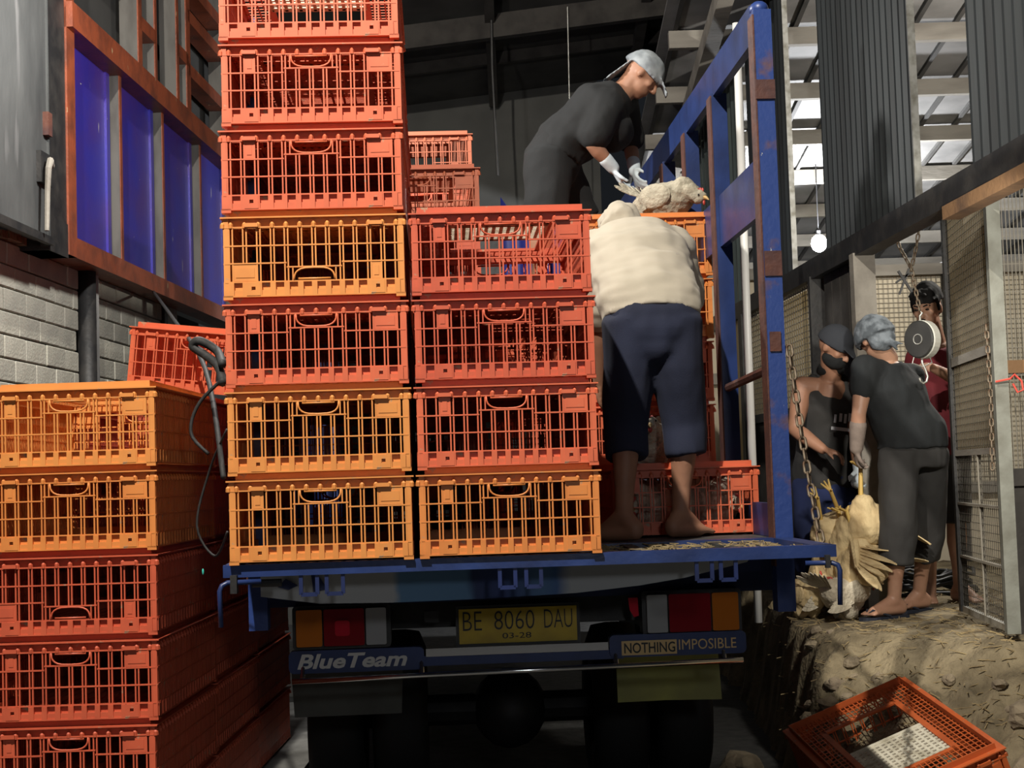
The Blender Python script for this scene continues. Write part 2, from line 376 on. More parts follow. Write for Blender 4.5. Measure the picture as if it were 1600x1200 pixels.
# stones broken out of the dock edge
def rock(c, r, sx=1, sy=1, sz=.7, seed=0, m='stone', parent=None):
    b = MB().ell((0, 0, 0), 1, 1, 1, seg=9, rings=6)
    b.v = [tuple(V3((x * sx, y * sy, z * sz)) * r * (1 + .35 * noise.noise(V3((x * 1.6 + seed, y * 1.6, z * 1.6))))) for x, y, z in b.v]
    ob = b.build('stone', m); ob.location = c; ob.rotation_euler = (random.uniform(-.4, .4), random.uniform(-.4, .4), random.uniform(0, 6)); return ob
spots = [(2.02, 6.25, .075), (2.14, 6.38, .06), (1.96, 6.0, .085), (2.1, 5.95, .07), (1.3, 7.05, .05), (1.42, 7.0, .06), (1.52, 7.12, .045), (1.36, 6.9, .055), (1.6, 6.98, .04), (2.0, 6.5, .04), (1.86, 6.75, .035), (2.2, 6.1, .06), (1.12, 5.75, .10), (1.0, 6.1, .09), (1.02, 6.9, .11), (1.05, 7.5, .10)] + [(random.uniform(1.75, 2.35), random.uniform(5.7, 6.55), random.uniform(.02, .05)) for _ in range(22)] + [(random.uniform(1.22, 1.55), random.uniform(6.85, 7.5), random.uniform(.015, .035)) for _ in range(14)]
for i, (x, y, r) in enumerate(spots):
    z = max(dock_h(x, y), 0) + r * .25
    o = rock((x, y, z), r, random.uniform(.8, 1.4), random.uniform(.7, 1.1), random.uniform(.5, .8), i * 3.1)
    tag(o, 'rough brown stone lying in the crumbled edge of the earth dock', 'stone', 'stones along the dock edge')
# straw and droppings on the dock
mb = MB()
for i in range(1500):
    x = random.uniform(1.25, 3.0); y = random.uniform(6.0, 9.6); h = dock_h(x, y)
    if h < .1: continue
    a = random.uniform(0, math.pi); l = random.uniform(.012, .045); d = V3((math.cos(a), math.sin(a), random.uniform(-.2, .3))) * l
    p = V3((x, y, h + .006)); mb.bar(p - d, p + d, .004, .003)
o = mb.build('dock_straw', 'straw'); o['kind'] = 'stuff'; tag(o, 'scattered straw and chaff on the earth dock', 'straw')

# ---- left wall: blockwork below, steel framing above
LW = V3((-2.505, 8.3, 0)); LMX = frame(LW, LDIR)      # local x along the wall, -y towards the yard, z up
wl = thing('wall_left', '', ''); del wl['label']; del wl['category']; struct(wl); wl.matrix_world = LMX
def lpart(mb, name, m, **k): return mb.build(name, m, wl, **k)
lpart(MB().box((-3.4, .02, 0), (2.16, .2, 2.70)), 'backing', 'mortar')
bh, bl = .118, .30; k = 0
me_block = MB().box((-.146, -.03, -.0555), (.146, .05, .0555)).mesh('block')
bm = bmesh.new(); bm.from_mesh(me_block); bmesh.ops.bevel(bm, geom=bm.edges[:], offset=.005, segments=1, affect='EDGES'); bm.to_mesh(me_block); bm.free()
for r_ in range(10):
    z = 2.645 - r_ * bh
    off = (.13 if r_ % 2 else -.02) + (.05 if r_ % 3 == 0 else 0)
    s = -1.0 + off
    while s < 2.1:
        a, b = s, s + bl
        for lo, hi in ((-1.2, .41), (.64, 2.16)):
            aa, bb = max(a, lo), min(b, hi)
            if bb - aa > .04:
                o = obj('block', me_block, 'block' if random.random() < .6 else 'block2', wl)
                o.location = ((aa + bb) / 2, random.uniform(-.003, .003), z); o.scale = ((bb - aa - .004) / .296, 1, 1)
        s += bl
me_cap = MB().box((-.04, -.05, -.02), (.04, .05, .02)).mesh('brick')
s = -1.1
while s < 2.1:
    o = obj('brick', me_cap, 'brick_cap', wl); o.location = (s, -.005 + random.uniform(-.012, .012), 2.725 + random.uniform(-.006, .006)); o.rotation_euler = (random.uniform(-.15, .15), random.uniform(-.1, .1), random.uniform(-.15, .15)); o.scale.x = random.uniform(.8, 1.15)
    s += .086
lpart(MB().box((.53, -.07, 0), (.66, .02, 2.72)), 'pillar', 'pale_post')
lpart(MB().tube([(.47, -.06, 0), (.465, -.06, 1.3), (.47, -.06, 2.72)], .055, 10), 'drain_pipe', 'black_steel', smooth=True)
lpart(MB().box((2.24, -.04, 0), (2.52, .14, 2.76)), 'pillar', 'pale_post')
lpart(MB().box((2.16, -.05, 0), (2.24, .14, 2.76)), 'post', 'black_steel')
lpart(MB().box((2.52, .5, 0), (9, .6, 2.9)), 'backing', 'wall_dark')

# framed steel panels above the blockwork
GP = V3((-2.353, 8.1, 0)); GMX = frame(GP, LDIR)
gt = thing('panel_screen', 'brown steel framed screen with blue panels mounted above the block wall', 'screen'); gt.matrix_world = GMX
B0, B1, T0, T1 = 2.70, 2.81, 3.93, 4.07
LEN = 5.6
gp = lambda mb, n, m='brown_frame', par=gt: mb.build(n, m, par)
gp(MB().box((0, -.02, B0), (LEN, .13, B1)), 'bottom_rail')
gp(MB().box((0, -.06, T0), (LEN, .13, T1)), 'top_rail')
gp(MB().box((0, -.025, B0), (.13, .13, 5.6)), 'end_post')
for s in (1.03, 1.97, 2.97, 3.95, 4.9):
    p = gp(MB().box((s - .025, -.005, B1), (s + .02, .0, T0)), 'mullion_face')
    gp(MB().box((s - .03, .0, B1), (s + .025, .07, T0)), 'mullion', 'brown_dark')
e = [.13, 1.03, 1.97, 2.97, 3.95, 4.9, LEN]
for i in range(6):
    b = MB().box((e[i] + .0, .06, B1), (e[i + 1] - .02, .08, T0))
    x0, x1 = e[i] + .03, e[i + 1] - .05
    b.box((x1 - .07, .045, B1), (x1 - .01, .065, T0))
    gp(b, 'blue_panel', 'panel_blue')
gp(MB().box((0, .15, 4.07), (LEN, .17, 6)), 'back_sheet', 'wall_dark')
for s, w in ((1.42, .085), (1.78, .05), (2.33, .06), (2.62, .11), (3.75, .1)):
    gp(MB().box((s - w / 2, -.02, T1), (s + w / 2, -.012, 5.6)), 'lattice_face')
    gp(MB().box((s - w / 2, -.012, T1), (s + w / 2, .10, 5.6)), 'lattice_post', 'brown_dark')
for z, s0, s1 in ((4.62, .13, 1.42), (4.42, 2.33, 2.62), (4.36, 2.62, 5), (4.75, 2.62, 5), (4.22 + .12, 1.42, 1.78), (5.0, .13, 5)):
    gp(MB().box((s0, -.02, z), (s1, .10, z + .09)), 'lattice_rail')
# grey sheet door with lever at the far left
gd = thing('sheet_door', 'dark grey sheet steel door with hanging lever latch at the left edge', 'door'); gd.matrix_world = GMX
gp(MB().box((-2.6, -.02, 2.73), (-.30, .06, 6)), 'leaf', 'plaster_grey', gd)
gp(MB().box((-2.6, -.05, 2.70), (-.30, -.02, 2.74)), 'bottom_edge', 'black_steel', gd)
gp(MB().box((-.315, -.03, 2.70), (-.30, .02, 6)), 'edge_strip', 'grey_steel', gd)
gp(MB().box((-.47, -.045, 3.0), (-.31, -.02, 3.16)), 'latch_plate', 'black_steel', gd)
gp(MB().tube([(-.36, -.06, 3.10), (-.42, -.075, 3.115), (-.45, -.075, 3.07), (-.455, -.07, 2.95), (-.47, -.07, 2.75)], [.016, .018, .016, .014, .012], 8), 'lever', 'wood_pale', gd)
gp(MB().box((-.37, -.05, 3.26), (-.31, -.02, 3.38)), 'hinge', 'rust', gd)
b = MB().box((-.295, -.015, 2.68), (-.005, .2, 6.2)); b.box((-.30, -.02, 2.68), (-.0, .2, 2.86))
o = b.build('trim_3', 'black_steel'); o.matrix_world = GMX; struct(o)

# ---- main hall: back wall, dark roof
M['wall_sheet'] = mat('back_wall_sheet', (.085, .085, .080), (.065, .065, .062), .9, scale=3)
struct(MB().box((-7, 16.0, 0), (1.0, 16.2, 7)).build('wall_back', 'wall_sheet'))
b = MB(); 
def mroof(x, y): return 5.62 + .10 * (x + .8) + .16 * (14 - y)
rv = [V3((x, y, mroof(x, y) + dz)) for dz in (.12, .16) for x, y in ((-8, 0), (2.4, 0), (2.4, 16), (-8, 16))]
b.add(rv, [(0, 1, 2, 3), (7, 6, 5, 4), (0, 4, 5, 1), (1, 5, 6, 2), (2, 6, 7, 3), (3, 7, 4, 0)])
rf = b.build('ceiling', 'roof_dark'); struct(rf)
for y in (4, 6, 8, 10, 12, 15):
    MB().bar((-8, y, mroof(-8, y) + .06), (2.4, y, mroof(2.4, y) + .06), .06, .11).build('purlin', 'wood_dark', rf)
MB().bar((-8, 14, mroof(-8, 14) - .08), (2.3, 14, mroof(2.3, 14) - .08), .10, .22).build('tie_beam', 'wood_dark', rf)
for x in (-3.2, -.1, 1.35):
    MB().bar((x, 1, mroof(x, 1)), (x, 15.9, mroof(x, 15.9)), .09, .12).build('rafter', 'wood_dark', rf)
MB().tube([(-.08, 13.9, 5.9), (-.09, 13.9, 5.2), (-.07, 13.9, 4.2)], .012, 5).build('wire', 'black_steel', rf)
MB().tube([(.62, 13.9, 5.75), (.61, 13.9, 5.0), (.60, 13.9, 4.25)], .006, 5).build('wire', 'galv', rf)

# ---- right wall parallel to the truck
WR = frame(T(3.0, 0, 0), TV)                 # local x = v, -y = into the dock side (right), z = w
wr = thing('wall_right', '', ''); del wr['label']; del wr['category']; struct(wr); wr.matrix_world = WR
wp = lambda mb, n, m, **k: mb.build(n, m, wr, **k)
wp(MB().box((.2, -.05, 1.385), (9.5, .05, 1.505)), 'beam', 'black_steel')
wp(MB().box((.2, -.02, 1.33), (1.95, .06, 1.39)), 'timber', 'wood_brown')
def corrug(v0, v1, w0, w1, m, name='corrugated_panel', pitch=.105, amp=.022, ragged=0):
    n = max(4, int((v1 - v0) / pitch * 4)); prof = []
    for i in range(n + 1):
        v = v0 + (v1 - v0) * i / n; ph = i % 4
        prof.append((v, (amp if ph in (1, 2) else 0)))
    b = MB(); vs = []; rg = [ragged * noise.noise(V3((i * .4, w0, 3))) for i in range(n + 1)]
    for t in (0, .003):
        for z in (0, 1): vs += [(v, y - .075 + t, (w0 + rg[i]) if z == 0 else w1) for i, (v, y) in enumerate(prof)]
    N = n + 1; fs = []
    for i in range(n):
        fs += [(i, i + 1, N + i + 1, N + i), (2 * N + i + 1, 2 * N + i, 3 * N + i, 3 * N + i + 1), (i + 1, i, 2 * N + i, 2 * N + i + 1), (N + i, N + i + 1, 3 * N + i + 1, 3 * N + i)]
    fs += [(0, N, 3 * N, 2 * N), (n, 2 * N + n, 3 * N + n, N + n)]
    b.add(vs, fs); return wp(b, name, m)
corrug(.2, 1.84, 1.50, 4.2, 'corr')
corrug(2.64, 4.38, 1.50, 4.4, 'corr')
corrug(5.25, 6.0, 1.50, 4.6, 'corr')
corrug(6.85, 8.8, 1.45, 5.0, 'corr_l', pitch=.15, amp=.03)
corrug(6.05, 6.5, 1.45, 5.0, 'corr')
for v in (2.634, 5.245): wp(MB().box((v - .006, -.08, 1.5), (v + .006, -.045, 4.4)), 'edge_trim', 'galv')
for v, w, m in ((3.46, .08, 'wood_pale'), (6.55, .12, 'black_steel'), (4.42, .05, 'black_steel')):
    wp(MB().box((v - w / 2, -.06, -.62), (v + w / 2, .06, 1.40)), 'post', m)
wp(MB().box((3.55, -.08, .1), (3.60, -.04, 1.38)), 'painted_strip', 'pvc')
# boarded infill and mesh window behind the unloading men
for i, v in enumerate((3.66, 3.84, 4.02, 4.20)):
    wp(MB().box((v - .085, -.03, -.6), (v + .085, .0, 1.39)), 'board', 'wood_dark')
wp(MB().box((4.45, -.02, -.6), (6.5, -.0, .62)), 'board', 'wood_dark')
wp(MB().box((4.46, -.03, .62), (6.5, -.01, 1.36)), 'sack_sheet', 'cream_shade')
b = MB()
for i in range(34): v = 4.48 + i * .06; b.bar((v, .01, .62), (v, .01, 1.38), .004, .004)
for i in range(20): z = .64 + i * .038; b.bar((4.46, .014, z), (6.5, .014, z), .004, .004)
o = wp(b, 'wire_mesh', 'wire'); o['kind'] = 'stuff'
wp(MB().box((6.6, -.02, -.6), (9.5, .02, 1.39)), 'board', 'cream_shade')
wp(MB().box((4.46, -.02, .58), (6.5, .02, .64)), 'rail', 'black_steel')

# ---- shed beyond the wall: roof with purlins, cream sheeted back wall
def shed_z(y): return 6.08 - .13 * y
b = MB()
ys = (5.2, 20); xs = (1.2, 9)
vs = [V3((x, y, shed_z(y) + .14 + t)) for t in (0, .02) for x, y in ((xs[0], ys[0]), (xs[1], ys[0]), (xs[1], ys[1]), (xs[0], ys[1]))]
b.add(vs, [(0, 1, 2, 3), (7, 6, 5, 4), (0, 4, 5, 1), (1, 5, 6, 2), (2, 6, 7, 3), (3, 7, 4, 0)])
sr = b.build('ceiling_shed', 'roof_sheet'); struct(sr)
for i in range(-5, 8):
    y = 11.3 + 1.1 * i
    MB().bar((1.25, y, shed_z(y) + .05), (9, y, shed_z(y) + .05), .07, .13).build('purlin', 'wood_pale', sr)
for i in range(26):
    x = 1.3 + i * .3
    MB().bar((x, 5.3, shed_z(5.3) + .128), (x, 19.9, shed_z(19.9) + .128), .035, .03).build('sheet_rib', 'roof_dark', sr)
MB().bar((1.52, 9.5, shed_z(9.5) - .10), (1.52, 18, shed_z(18) - .10), .11, .13).build('rafter', 'wood_pale', sr)
sb = struct(MB().box((1.3, 12.6, .4), (9, 12.7, 3.08)).build('wall_shed', 'cream_sheet'))
for z in (1.2, 2.15, 3.0): MB().box((1.3, 12.53, z), (9, 12.6, z + .09)).build('rail', 'wood_pale', sb)
for x in (2.9, 3.62, 4.6, 5.5): MB().box((x - .06, 12.5, .4), (x + .06, 12.6, 3.1)).build('post', 'wood_dark', sb)
b = MB()
for i in range(80): x = 2.4 + i * .04; b.bar((x, 12.58, 1.3), (x, 12.58, 3.05), .004, .004)
for i in range(44): z = 1.3 + i * .04; b.bar((2.4, 12.585, z), (5.6, 12.585, z), .004, .004)
o = b.build('wire_mesh', 'wire', sb); o['kind'] = 'stuff'
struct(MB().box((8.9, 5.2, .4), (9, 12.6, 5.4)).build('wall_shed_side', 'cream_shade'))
# bright lamp by the edge of the sheeting
lb = thing('bulb_lamp', 'bright white bulb shining beside the corrugated sheeting', 'lamp', (2.96, 14.5, 3.574))
MB().ell((0, 0, 0), .075, .075, .085).build('bulb', 'bulb', lb, smooth=True)
MB().tube([(0, 0, .05), (0, 0, .12)], .024, 10).build('socket', 'black_plastic', lb)
MB().tube([(0, 0, .12), (0, .01, .4), (0, 0, .76)], .006, 5).build('cord', 'black_plastic', lb)
l = lamp('bulb_light', (2.94, 14.36, 3.48), 520, (.95, .97, 1), .06)

# ================================================================== THE TRUCK
tk = thing('truck', 'blue light truck seen from behind with lowered tailgate carrying crates', 'truck', TO, (0, 0, YAW))
tp = lambda mb, n, m, par=None, **k: mb.build(n, m, par or tk, **k)
# lowered tailgate: frame, cross bars, sheet
tg = MB()
tg.box((-.015, .02, -.038), (1.89, .07, 0)); tg.box((-.015, .62, -.038), (1.89, .69, 0))
tg.box((-.015, .05, -.038), (.05, .62, 0)); tg.box((1.825, .05, -.038), (1.89, .62, 0))
tailgate = tp(tg, 'tailgate', 'blue')
tp(MB().box((.04, .04, -.034), (1.83, .63, -.026)), 'tailgate_sheet', 'grey_steel', tailgate)
for u in (.45, .90, 1.30, 1.60):
    tp(MB().box((u - .02, .04, -.03), (u + .02, .63, -.004)), 'cross_bar', 'grey_steel', tailgate)
for u0, u1 in ((.221, .271), (.300, .350), (.834, .882), (.916, .962), (1.449, 1.497), (1.525, 1.572)):
    p = [(u0, .03, -.03), (u0, .03, -.098), (u1, .03, -.098), (u1, .03, -.03)]
    b = MB(); [b.bar(p[i], p[i + 1], .012, .010, up=(0, 1, 0)) for i in range(3)]
    tp(b, 'stake_loop', 'blue_dark', tailgate)
# lever hooks at both ends
tp(MB().tube([(.10, .02, -.052), (.0, .0, -.052), (-.015, -.01, -.06), (-.022, -.012, -.075), (-.02, -.012, -.185)], .008, 8), 'locking_lever', 'blue', tailgate, smooth=True)
tp(MB().tube([(1.79, .02, -.055), (1.87, .0, -.055), (1.885, -.01, -.062), (1.89, -.012, -.078), (1.886, -.012, -.185)], .008, 8), 'locking_lever', 'blue', tailgate, smooth=True)
tp(MB().box((1.848, -.012, -.07), (1.862, .01, -.03)), 'lever_bracket', 'black_steel', tailgate)
tp(MB().box((.01, -.012, -.085), (.03, .03, -.03)), 'lever_bracket', 'black_steel', tailgate)
tp(MB().tube([(.07, .05, -.06), (.16, .05, -.06)], .012, 8), 'bolt', 'black_steel', tailgate)
# printed sheet hanging below the deck
pts = [(.069, -.03), (.068, -.118), (.257, -.147), (.485, -.152), (.80, -.150), (1.093, -.142), (1.30, -.125), (1.45, -.105), (1.66, -.06), (1.68, -.03)]
tp(MB().prism(pts, .28, .286, lambda x, y, t: (x, t + .25 * (y + .03) * -.3, y)), 'printed_skirt', 'banner')
tp(MB().prism([(.125, -.088), (.15, -.062), (.19, -.085), (.16, -.098)], .268, .274, lambda x, y, t: (x, t, y)), 'skirt_mark', 'blue_dark')
tp(MB().prism([(.232, -.045), (.25, -.045), (.285, -.10), (.24, -.108)], .268, .274, lambda x, y, t: (x, t, y)), 'skirt_mark', 'blue_dark')
# bed floor, side beams
tp(MB().box((-.02, .70, -.12), (1.91, 5.4, -.04)), 'bed_frame', 'blue_dark')
bedf = tp(MB().box((0, .69, -.04), (1.89, 5.4, -.002)), 'bed_floor', 'grey_steel')
tp(MB().box((.35, .9, -.36), (.45, 5.4, -.14)), 'chassis_rail', 'black_steel'); tp(MB().box((1.43, .9, -.36), (1.53, 5.4, -.14)), 'chassis_rail', 'black_steel')
for v in (.95, 2.4): tp(MB().box((.35, v, -.30), (1.53, v + .1, -.18)), 'cross_member', 'black_steel')
tp(MB().box((-.02, .86, -.20), (1.91, .92, -.10)), 'rear_cross_beam', 'blue_dark')
# side gates: posts and rails
def gate(u, name):
    gp_ = tp(MB().box((u - .035, .64, -.26), (u + .03, .72, 1.90)), 'rear_post', 'blue_worn')
    tp(MB().box((u - .04, .638, -.1), (u - .034, .722, 1.88)), 'post_flange', 'rust', gp_)
    tp(MB().box((u - .036, .70, 1.79), (u - .006, 5.35, 1.93)), 'top_rail', 'blue')
    tp(MB().box((u - .03, .70, 1.16), (u - .005, 5.35, 1.37)), 'middle_rail', 'blue')
    tp(MB().box((u - .03, .70, 0), (u - .005, 5.35, .12)), 'lower_rail', 'blue_dark')
    for v in (1.50, 2.18, 2.86, 3.55, 4.3, 5.2):
        p_ = tp(MB().box((u - .045, v - .04, 0), (u + .02, v + .04, 1.80)), 'post', 'blue')
        tp(MB().box((u - .05, v - .042, 0), (u - .044, v + .042, 1.79)), 'post_flange', 'rust', p_)
    tp(MB().tube([(u - .02, .72, .60), (u - .02, 1.50, .58)], .018, 8), 'cross_tube', 'rust')
gate(1.87, 'right'); gate(.02, 'left')
tp(MB().ell((1.865, .68, 1.91), .035, .04, .03), 'post_cap', 'blue_worn', smooth=True)
tp(MB().box((1.832, .632, 1.57), (1.902, .642, 1.64)), 'rust_patch', 'rust'); tp(MB().box((1.838, .634, .93), (1.900, .644, 1.02)), 'rust_patch', 'rust')
tp(MB().box((1.845, .634, .66), (1.885, .642, .73)), 'rust_patch', 'rust')
tp(MB().box((0, 5.36, 0), (1.89, 5.42, 1.95)), 'headboard', 'black_steel')
tp(MB().box((.1, 5.6, -.5), (1.79, 7.1, 1.2)), 'cab', 'blue_dark')
# wheels and mud flaps
def wheel(u, v):
    seg = 28; prof = [(.16, -.11), (.30, -.12), (.375, -.09), (.385, -.03), (.385, .03), (.375, .09), (.30, .12), (.16, .11)]
    b = MB(); vs = []
    for r_, y in prof:
        for k in range(seg): a = 2 * math.pi * k / seg; vs.append((u + y, v + r_ * math.cos(a), -.815 + r_ * math.sin(a)))
    n = len(prof); fs = [(i * seg + k, i * seg + (k + 1) % seg, ((i + 1) % n) * seg + (k + 1) % seg, ((i + 1) % n) * seg + k) for i in range(n) for k in range(seg)]
    b.add(vs, fs); w = tp(b, 'wheel', 'rubber', smooth=True)
    tp(MB().tube([(u - .07, v, -.815), (u + .07, v, -.815)], .165, 16), 'rim', 'grey_steel', w)
for u in (.18, .46, 1.43, 1.71): wheel(u, 2.3)
tp(MB().tube([(.3, 2.3, -.80), (1.6, 2.3, -.80)], .07, 10), 'axle', 'black_steel')
tp(MB().ell((.95, 2.3, -.80), .17, .2, .18), 'differential', 'black_steel', smooth=True)
for u in (.3, 1.6): tp(MB().box((u - .05, 2.4, -.5), (u + .05, 5.3, -.36)), 'chassis_bracket', 'black_steel')
fy = tp(MB().prism([(1.331, -.45), (1.733, -.45), (1.745, -.655), (1.52, -.650), (1.333, -.652)], 1.30, 1.31, lambda x, y, t: (x, t - .05 * (y + .45), y)), 'mud_flap', 'flap_y')
tp(MB().box((1.655, 1.306, -.52), (1.663, 1.312, -.545)).box((1.672, 1.306, -.515), (1.68, 1.312, -.545)), 'flap_slot', 'ink', fy)
tp(MB().prism([(.062, -.45), (.497, -.45), (.487, -.66), (.072, -.661)], 1.30, 1.31, lambda x, y, t: (x, t - .05 * (y + .45), y)), 'mud_flap', 'flap_g')
# bumper beam with lettering, chrome strip, under-run tube
def rr(x0, x1, y0, y1, r):
    out = []
    for cx, cy, a0 in ((x1 - r, y1 - r, 0), (x0 + r, y1 - r, 90), (x0 + r, y0 + r, 180), (x1 - r, y0 + r, 270)):
        for k in range(4): a = R(a0 + k * 30); out.append((cx + r * math.cos(a), cy + r * math.sin(a)))
    return out
bump = MB().prism(rr(.105, .585, -.43, -.35, .018), .78, .83, lambda x, y, t: (x, t, y))
bump.prism(rr(1.25, 1.745, -.415, -.335, .018), .78, .83, lambda x, y, t: (x, t, y)).box((.55, .79, -.42), (1.3, .82, -.385))
bumper = tp(bump, 'bumper', 'blue')
tp(MB().box((.592, .775, -.386), (1.245, .79, -.358)), 'chrome_strip', 'chrome', bumper)
pl = lambda y0: (lambda x, y, d: (x, y0 - d, y))
text_mesh('BlueTeam', (.135, .525, -.415, -.362), 'lettering', 'silver_letter', bumper, pl(.779), shear=.25, bold=.03)
tp(MB().box((1.293, .776, -.408), (1.492, .779, -.357)), 'lettering_ground', 'gold', bumper)
text_mesh('NOTHING', (1.302, 1.486, -.401, -.364), 'lettering', 'ink', bumper, pl(.776), bold=.012)
text_mesh('IMPOSIBLE', (1.500, 1.708, -.395, -.358), 'lettering', 'gold', bumper, pl(.779), bold=.0)
tp(MB().tube([(.118, .75, -.452), (1.725, .75, -.436)], .010, 10), 'underrun_tube', 'chrome', smooth=True)
for u in (.155, .575, 1.27, 1.66): tp(MB().tube([(u, .76, -.445), (u, .79, -.40)], .009, 8), 'tube_bracket', 'chrome')
# number plate
pb = tp(MB().box((.702, .818, -.372), (1.150, .838, -.215)), 'plate_holder', 'black_plastic')
pt = tp(MB().box((.713, .812, -.350), (1.138, .818, -.226)), 'number_plate', 'plate')
for i, (s, x0, x1) in enumerate((('BE', .727, .795), ('8060', .840, .985), ('DAU', 1.020, 1.122))):
    text_mesh(s, (x0, x1, -.303, -.236), 'plate_lettering', 'ink', pt, pl(.812), bold=-.012 if i != 1 else -.012)
text_mesh('03-28', (.868, .972, -.335, -.315), 'plate_lettering', 'ink', pt, pl(.812))
# lamp clusters
def cluster(x0, x1, order, z0=-.335, z1=-.205):
    h = tp(MB().prism(rr(x0 - .012, x1 + .012, z0 - .012, z1 + .012, .012), .79, .87, lambda x, y, t: (x, t, y)), 'lamp_housing', 'black_plastic')
    fr = [0, .30, .76, 1] if order[0] == 'amber' else [0, .235, .70, 1]
    for i, c in enumerate(order):
        a, b_ = x0 + (x1 - x0) * fr[i] + .003, x0 + (x1 - x0) * fr[i + 1] - .003
        q = tp(MB().prism(rr(a, b_, z0, z1, .006), .765, .795, lambda x, y, t: (x, t, y)), c + '_lens', {'amber': 'amber', 'red': 'redlens', 'clear': 'clearlens'}[c], h)
    return h
hl = cluster(.132, .457, ('amber', 'red', 'clear'))
tp(MB().prism(rr(.272, .325, -.30, -.245, .010), .758, .767, lambda x, y, t: (x, t, y)), 'reflector', 'redhot', hl)
cluster(1.385, 1.722, ('clear', 'red', 'amber'), -.33, -.195)
tp(MB().prism([(1.325, -.205), (1.36, -.205), (1.362, -.27), (1.345, -.275), (1.33, -.25)], .80, .806, lambda x, y, t: (x, t, y)), 'reflector', 'redhot')
tp(MB().box((.59, .83, -.27), (.64, .86, -.23)), 'socket_box', 'black_plastic')

# tailgate chain, link by link
def link_mesh(L=.045, w=.026, r=.0042, m=None):
    a = (w - 2 * r) / 2; h = (L - 2 * r) / 2 - a; p = []
    for k in range(7): t = math.pi * k / 6; p.append((a * math.cos(t), 0, h + a * math.sin(t)))
    for k in range(7): t = math.pi + math.pi * k / 6; p.append((a * math.cos(t), 0, -h + a * math.sin(t)))
    return MB().tube(p, r, 6, closed=True).mesh('link', True)
def chain_thing(name, label, pts, me, step, group=None, m='chain'):
    t = thing(name, label, 'chain', pts[0], group=group)
    seg = [V3(p) for p in pts]; cur = []; carry = 0
    for a, b in zip(seg, seg[1:]):
        d = (b - a).length; x = carry
        while x < d: cur.append((a.lerp(b, x / d), (b - a).normalized())); x += step
        carry = x - d
    for i, (p, d) in enumerate(cur):
        o = obj('link', me, m, t); q = d.to_track_quat('Z', 'Y') @ Euler((0, 0, (math.pi / 2) * (i % 2) + .5)).to_quaternion()
        o.rotation_mode = 'QUATERNION'; o.rotation_quaternion = q; o.location = p - seg[0]
    return t
me_link = link_mesh(.060, .030, .0048)
pts = [];
for k in range(13):
    t = k / 12; p = T(1.915, .64, .66).lerp(T(1.90, .25, .005), t); p.z -= .05 * math.sin(math.pi * t); pts.append(p)
chain_thing('tailgate_chain', 'rusty steel chain holding up the right end of the lowered tailgate', pts, me_link, .047)

# straw trodden on the tailgate
mb = MB()
for i in range(300):
    u = random.uniform(1.18, 1.80); v = random.uniform(.06, .60); a = random.uniform(0, math.pi); l = random.uniform(.008, .03)
    d = TU * math.cos(a) * l + TV * math.sin(a) * l + V3((0, 0, random.uniform(-.003, .006))); p = T(u, v, -.02 + random.uniform(0, .018)); mb.bar(p - d, p + d, .004, .003)
o = mb.build('tailgate_straw', 'straw'); o['kind'] = 'stuff'; tag(o, 'loose straw lying on the tailgate around the bare feet', 'straw')

# ================================================================== CRATES
CW, CD, CH = .575, .965, .272
def rib_x(i): return -.2562 + .0427 * i
def end_panel(flip):
    b = MB(); hb = MB(); pls = []
    y0, y1 = -CD / 2 + .008, -CD / 2 + .016
    fz = (lambda z: .281 - z) if flip else (lambda z: z); sx = -1 if flip else 1
    def bx(x0, x1, z0, z1, ya=y0, yb=y1, t=None):
        za, zb = sorted((fz(z0), fz(z1))); xa, xb = sorted((sx * x0, sx * x1)); (t or b).box((xa, ya, za), (xb, yb, zb))
    for s in (-1, 1): b.box((s * .271 - .008, y0, .01), (s * .271 + .008, y1 + .01, .256))
    for i in range(13):
        x = rib_x(i); top = .226
        if i in (5, 6, 7): top = .181
        if i == 11: top = .168
        for d in (-.0052, .0052): bx(x + d - .0023, x + d + .0023, .055, top)
    for z in (.226, .113, .055): bx(-.275, .275, z - .0022, z + .0022, y0 - .001)
    bx(-.275, rib_x(4), .1658, .1702, y0 - .001); bx(rib_x(8), .275, .1658, .1702, y0 - .001); bx(rib_x(4), rib_x(8), .1792, .1834, y0 - .001)
    for s in (-1, 1): bx(s * .0665 - .002, s * .0665 + .002, .182, .226)
    p = []
    for k in range(13):
        t = math.pi * k / 12; c, s_ = math.cos(t), math.sin(t)
        p.append((sx * .063 * (abs(c) ** .6) * (1 if c > 0 else -1), y0 + .001, fz(.2235 - .039 * s_ ** .75)))
    hb.tube(p, .0032, 6); hb.bar((sx * -.05, y0, fz(.219)), (sx * .05, y0, fz(.219)), .003, .006)
    for x0, x1 in ((rib_x(1) + .006, rib_x(2) - .006), (rib_x(10) + .006, rib_x(12) - .006)):
        q = MB(); bx(x0, x1, .171, .223, y0 + .001, y0 + .005, q); bx(x0 + .008, x1 - .008, .182, .212, y0 - .0005, y0 + .002, q); pls.append(q.mesh('plate'))
    return b.mesh('end_panel'), hb.mesh('handle', True), pls
END = {f: end_panel(f) for f in (False, True)}
def side_panel():
    b = MB(); x0, x1 = .2715, .2795
    n = 44
    for i in range(n + 1):
        y = -.455 + .91 * i / n; w = .0065 if i % 4 else .0085
        b.box((x0, y - w, .055), (x1, y + w, .226))
    for z in (.226, .168, .113, .055): b.box((x0 - .001, -.47, z - .0025), (x1 + .001, .47, z + .0025))
    for y in (-.40, -.02, .36): b.box((x0, y, .171), (x1 - .002, y + .08, .223))
    return b.mesh('side_panel')
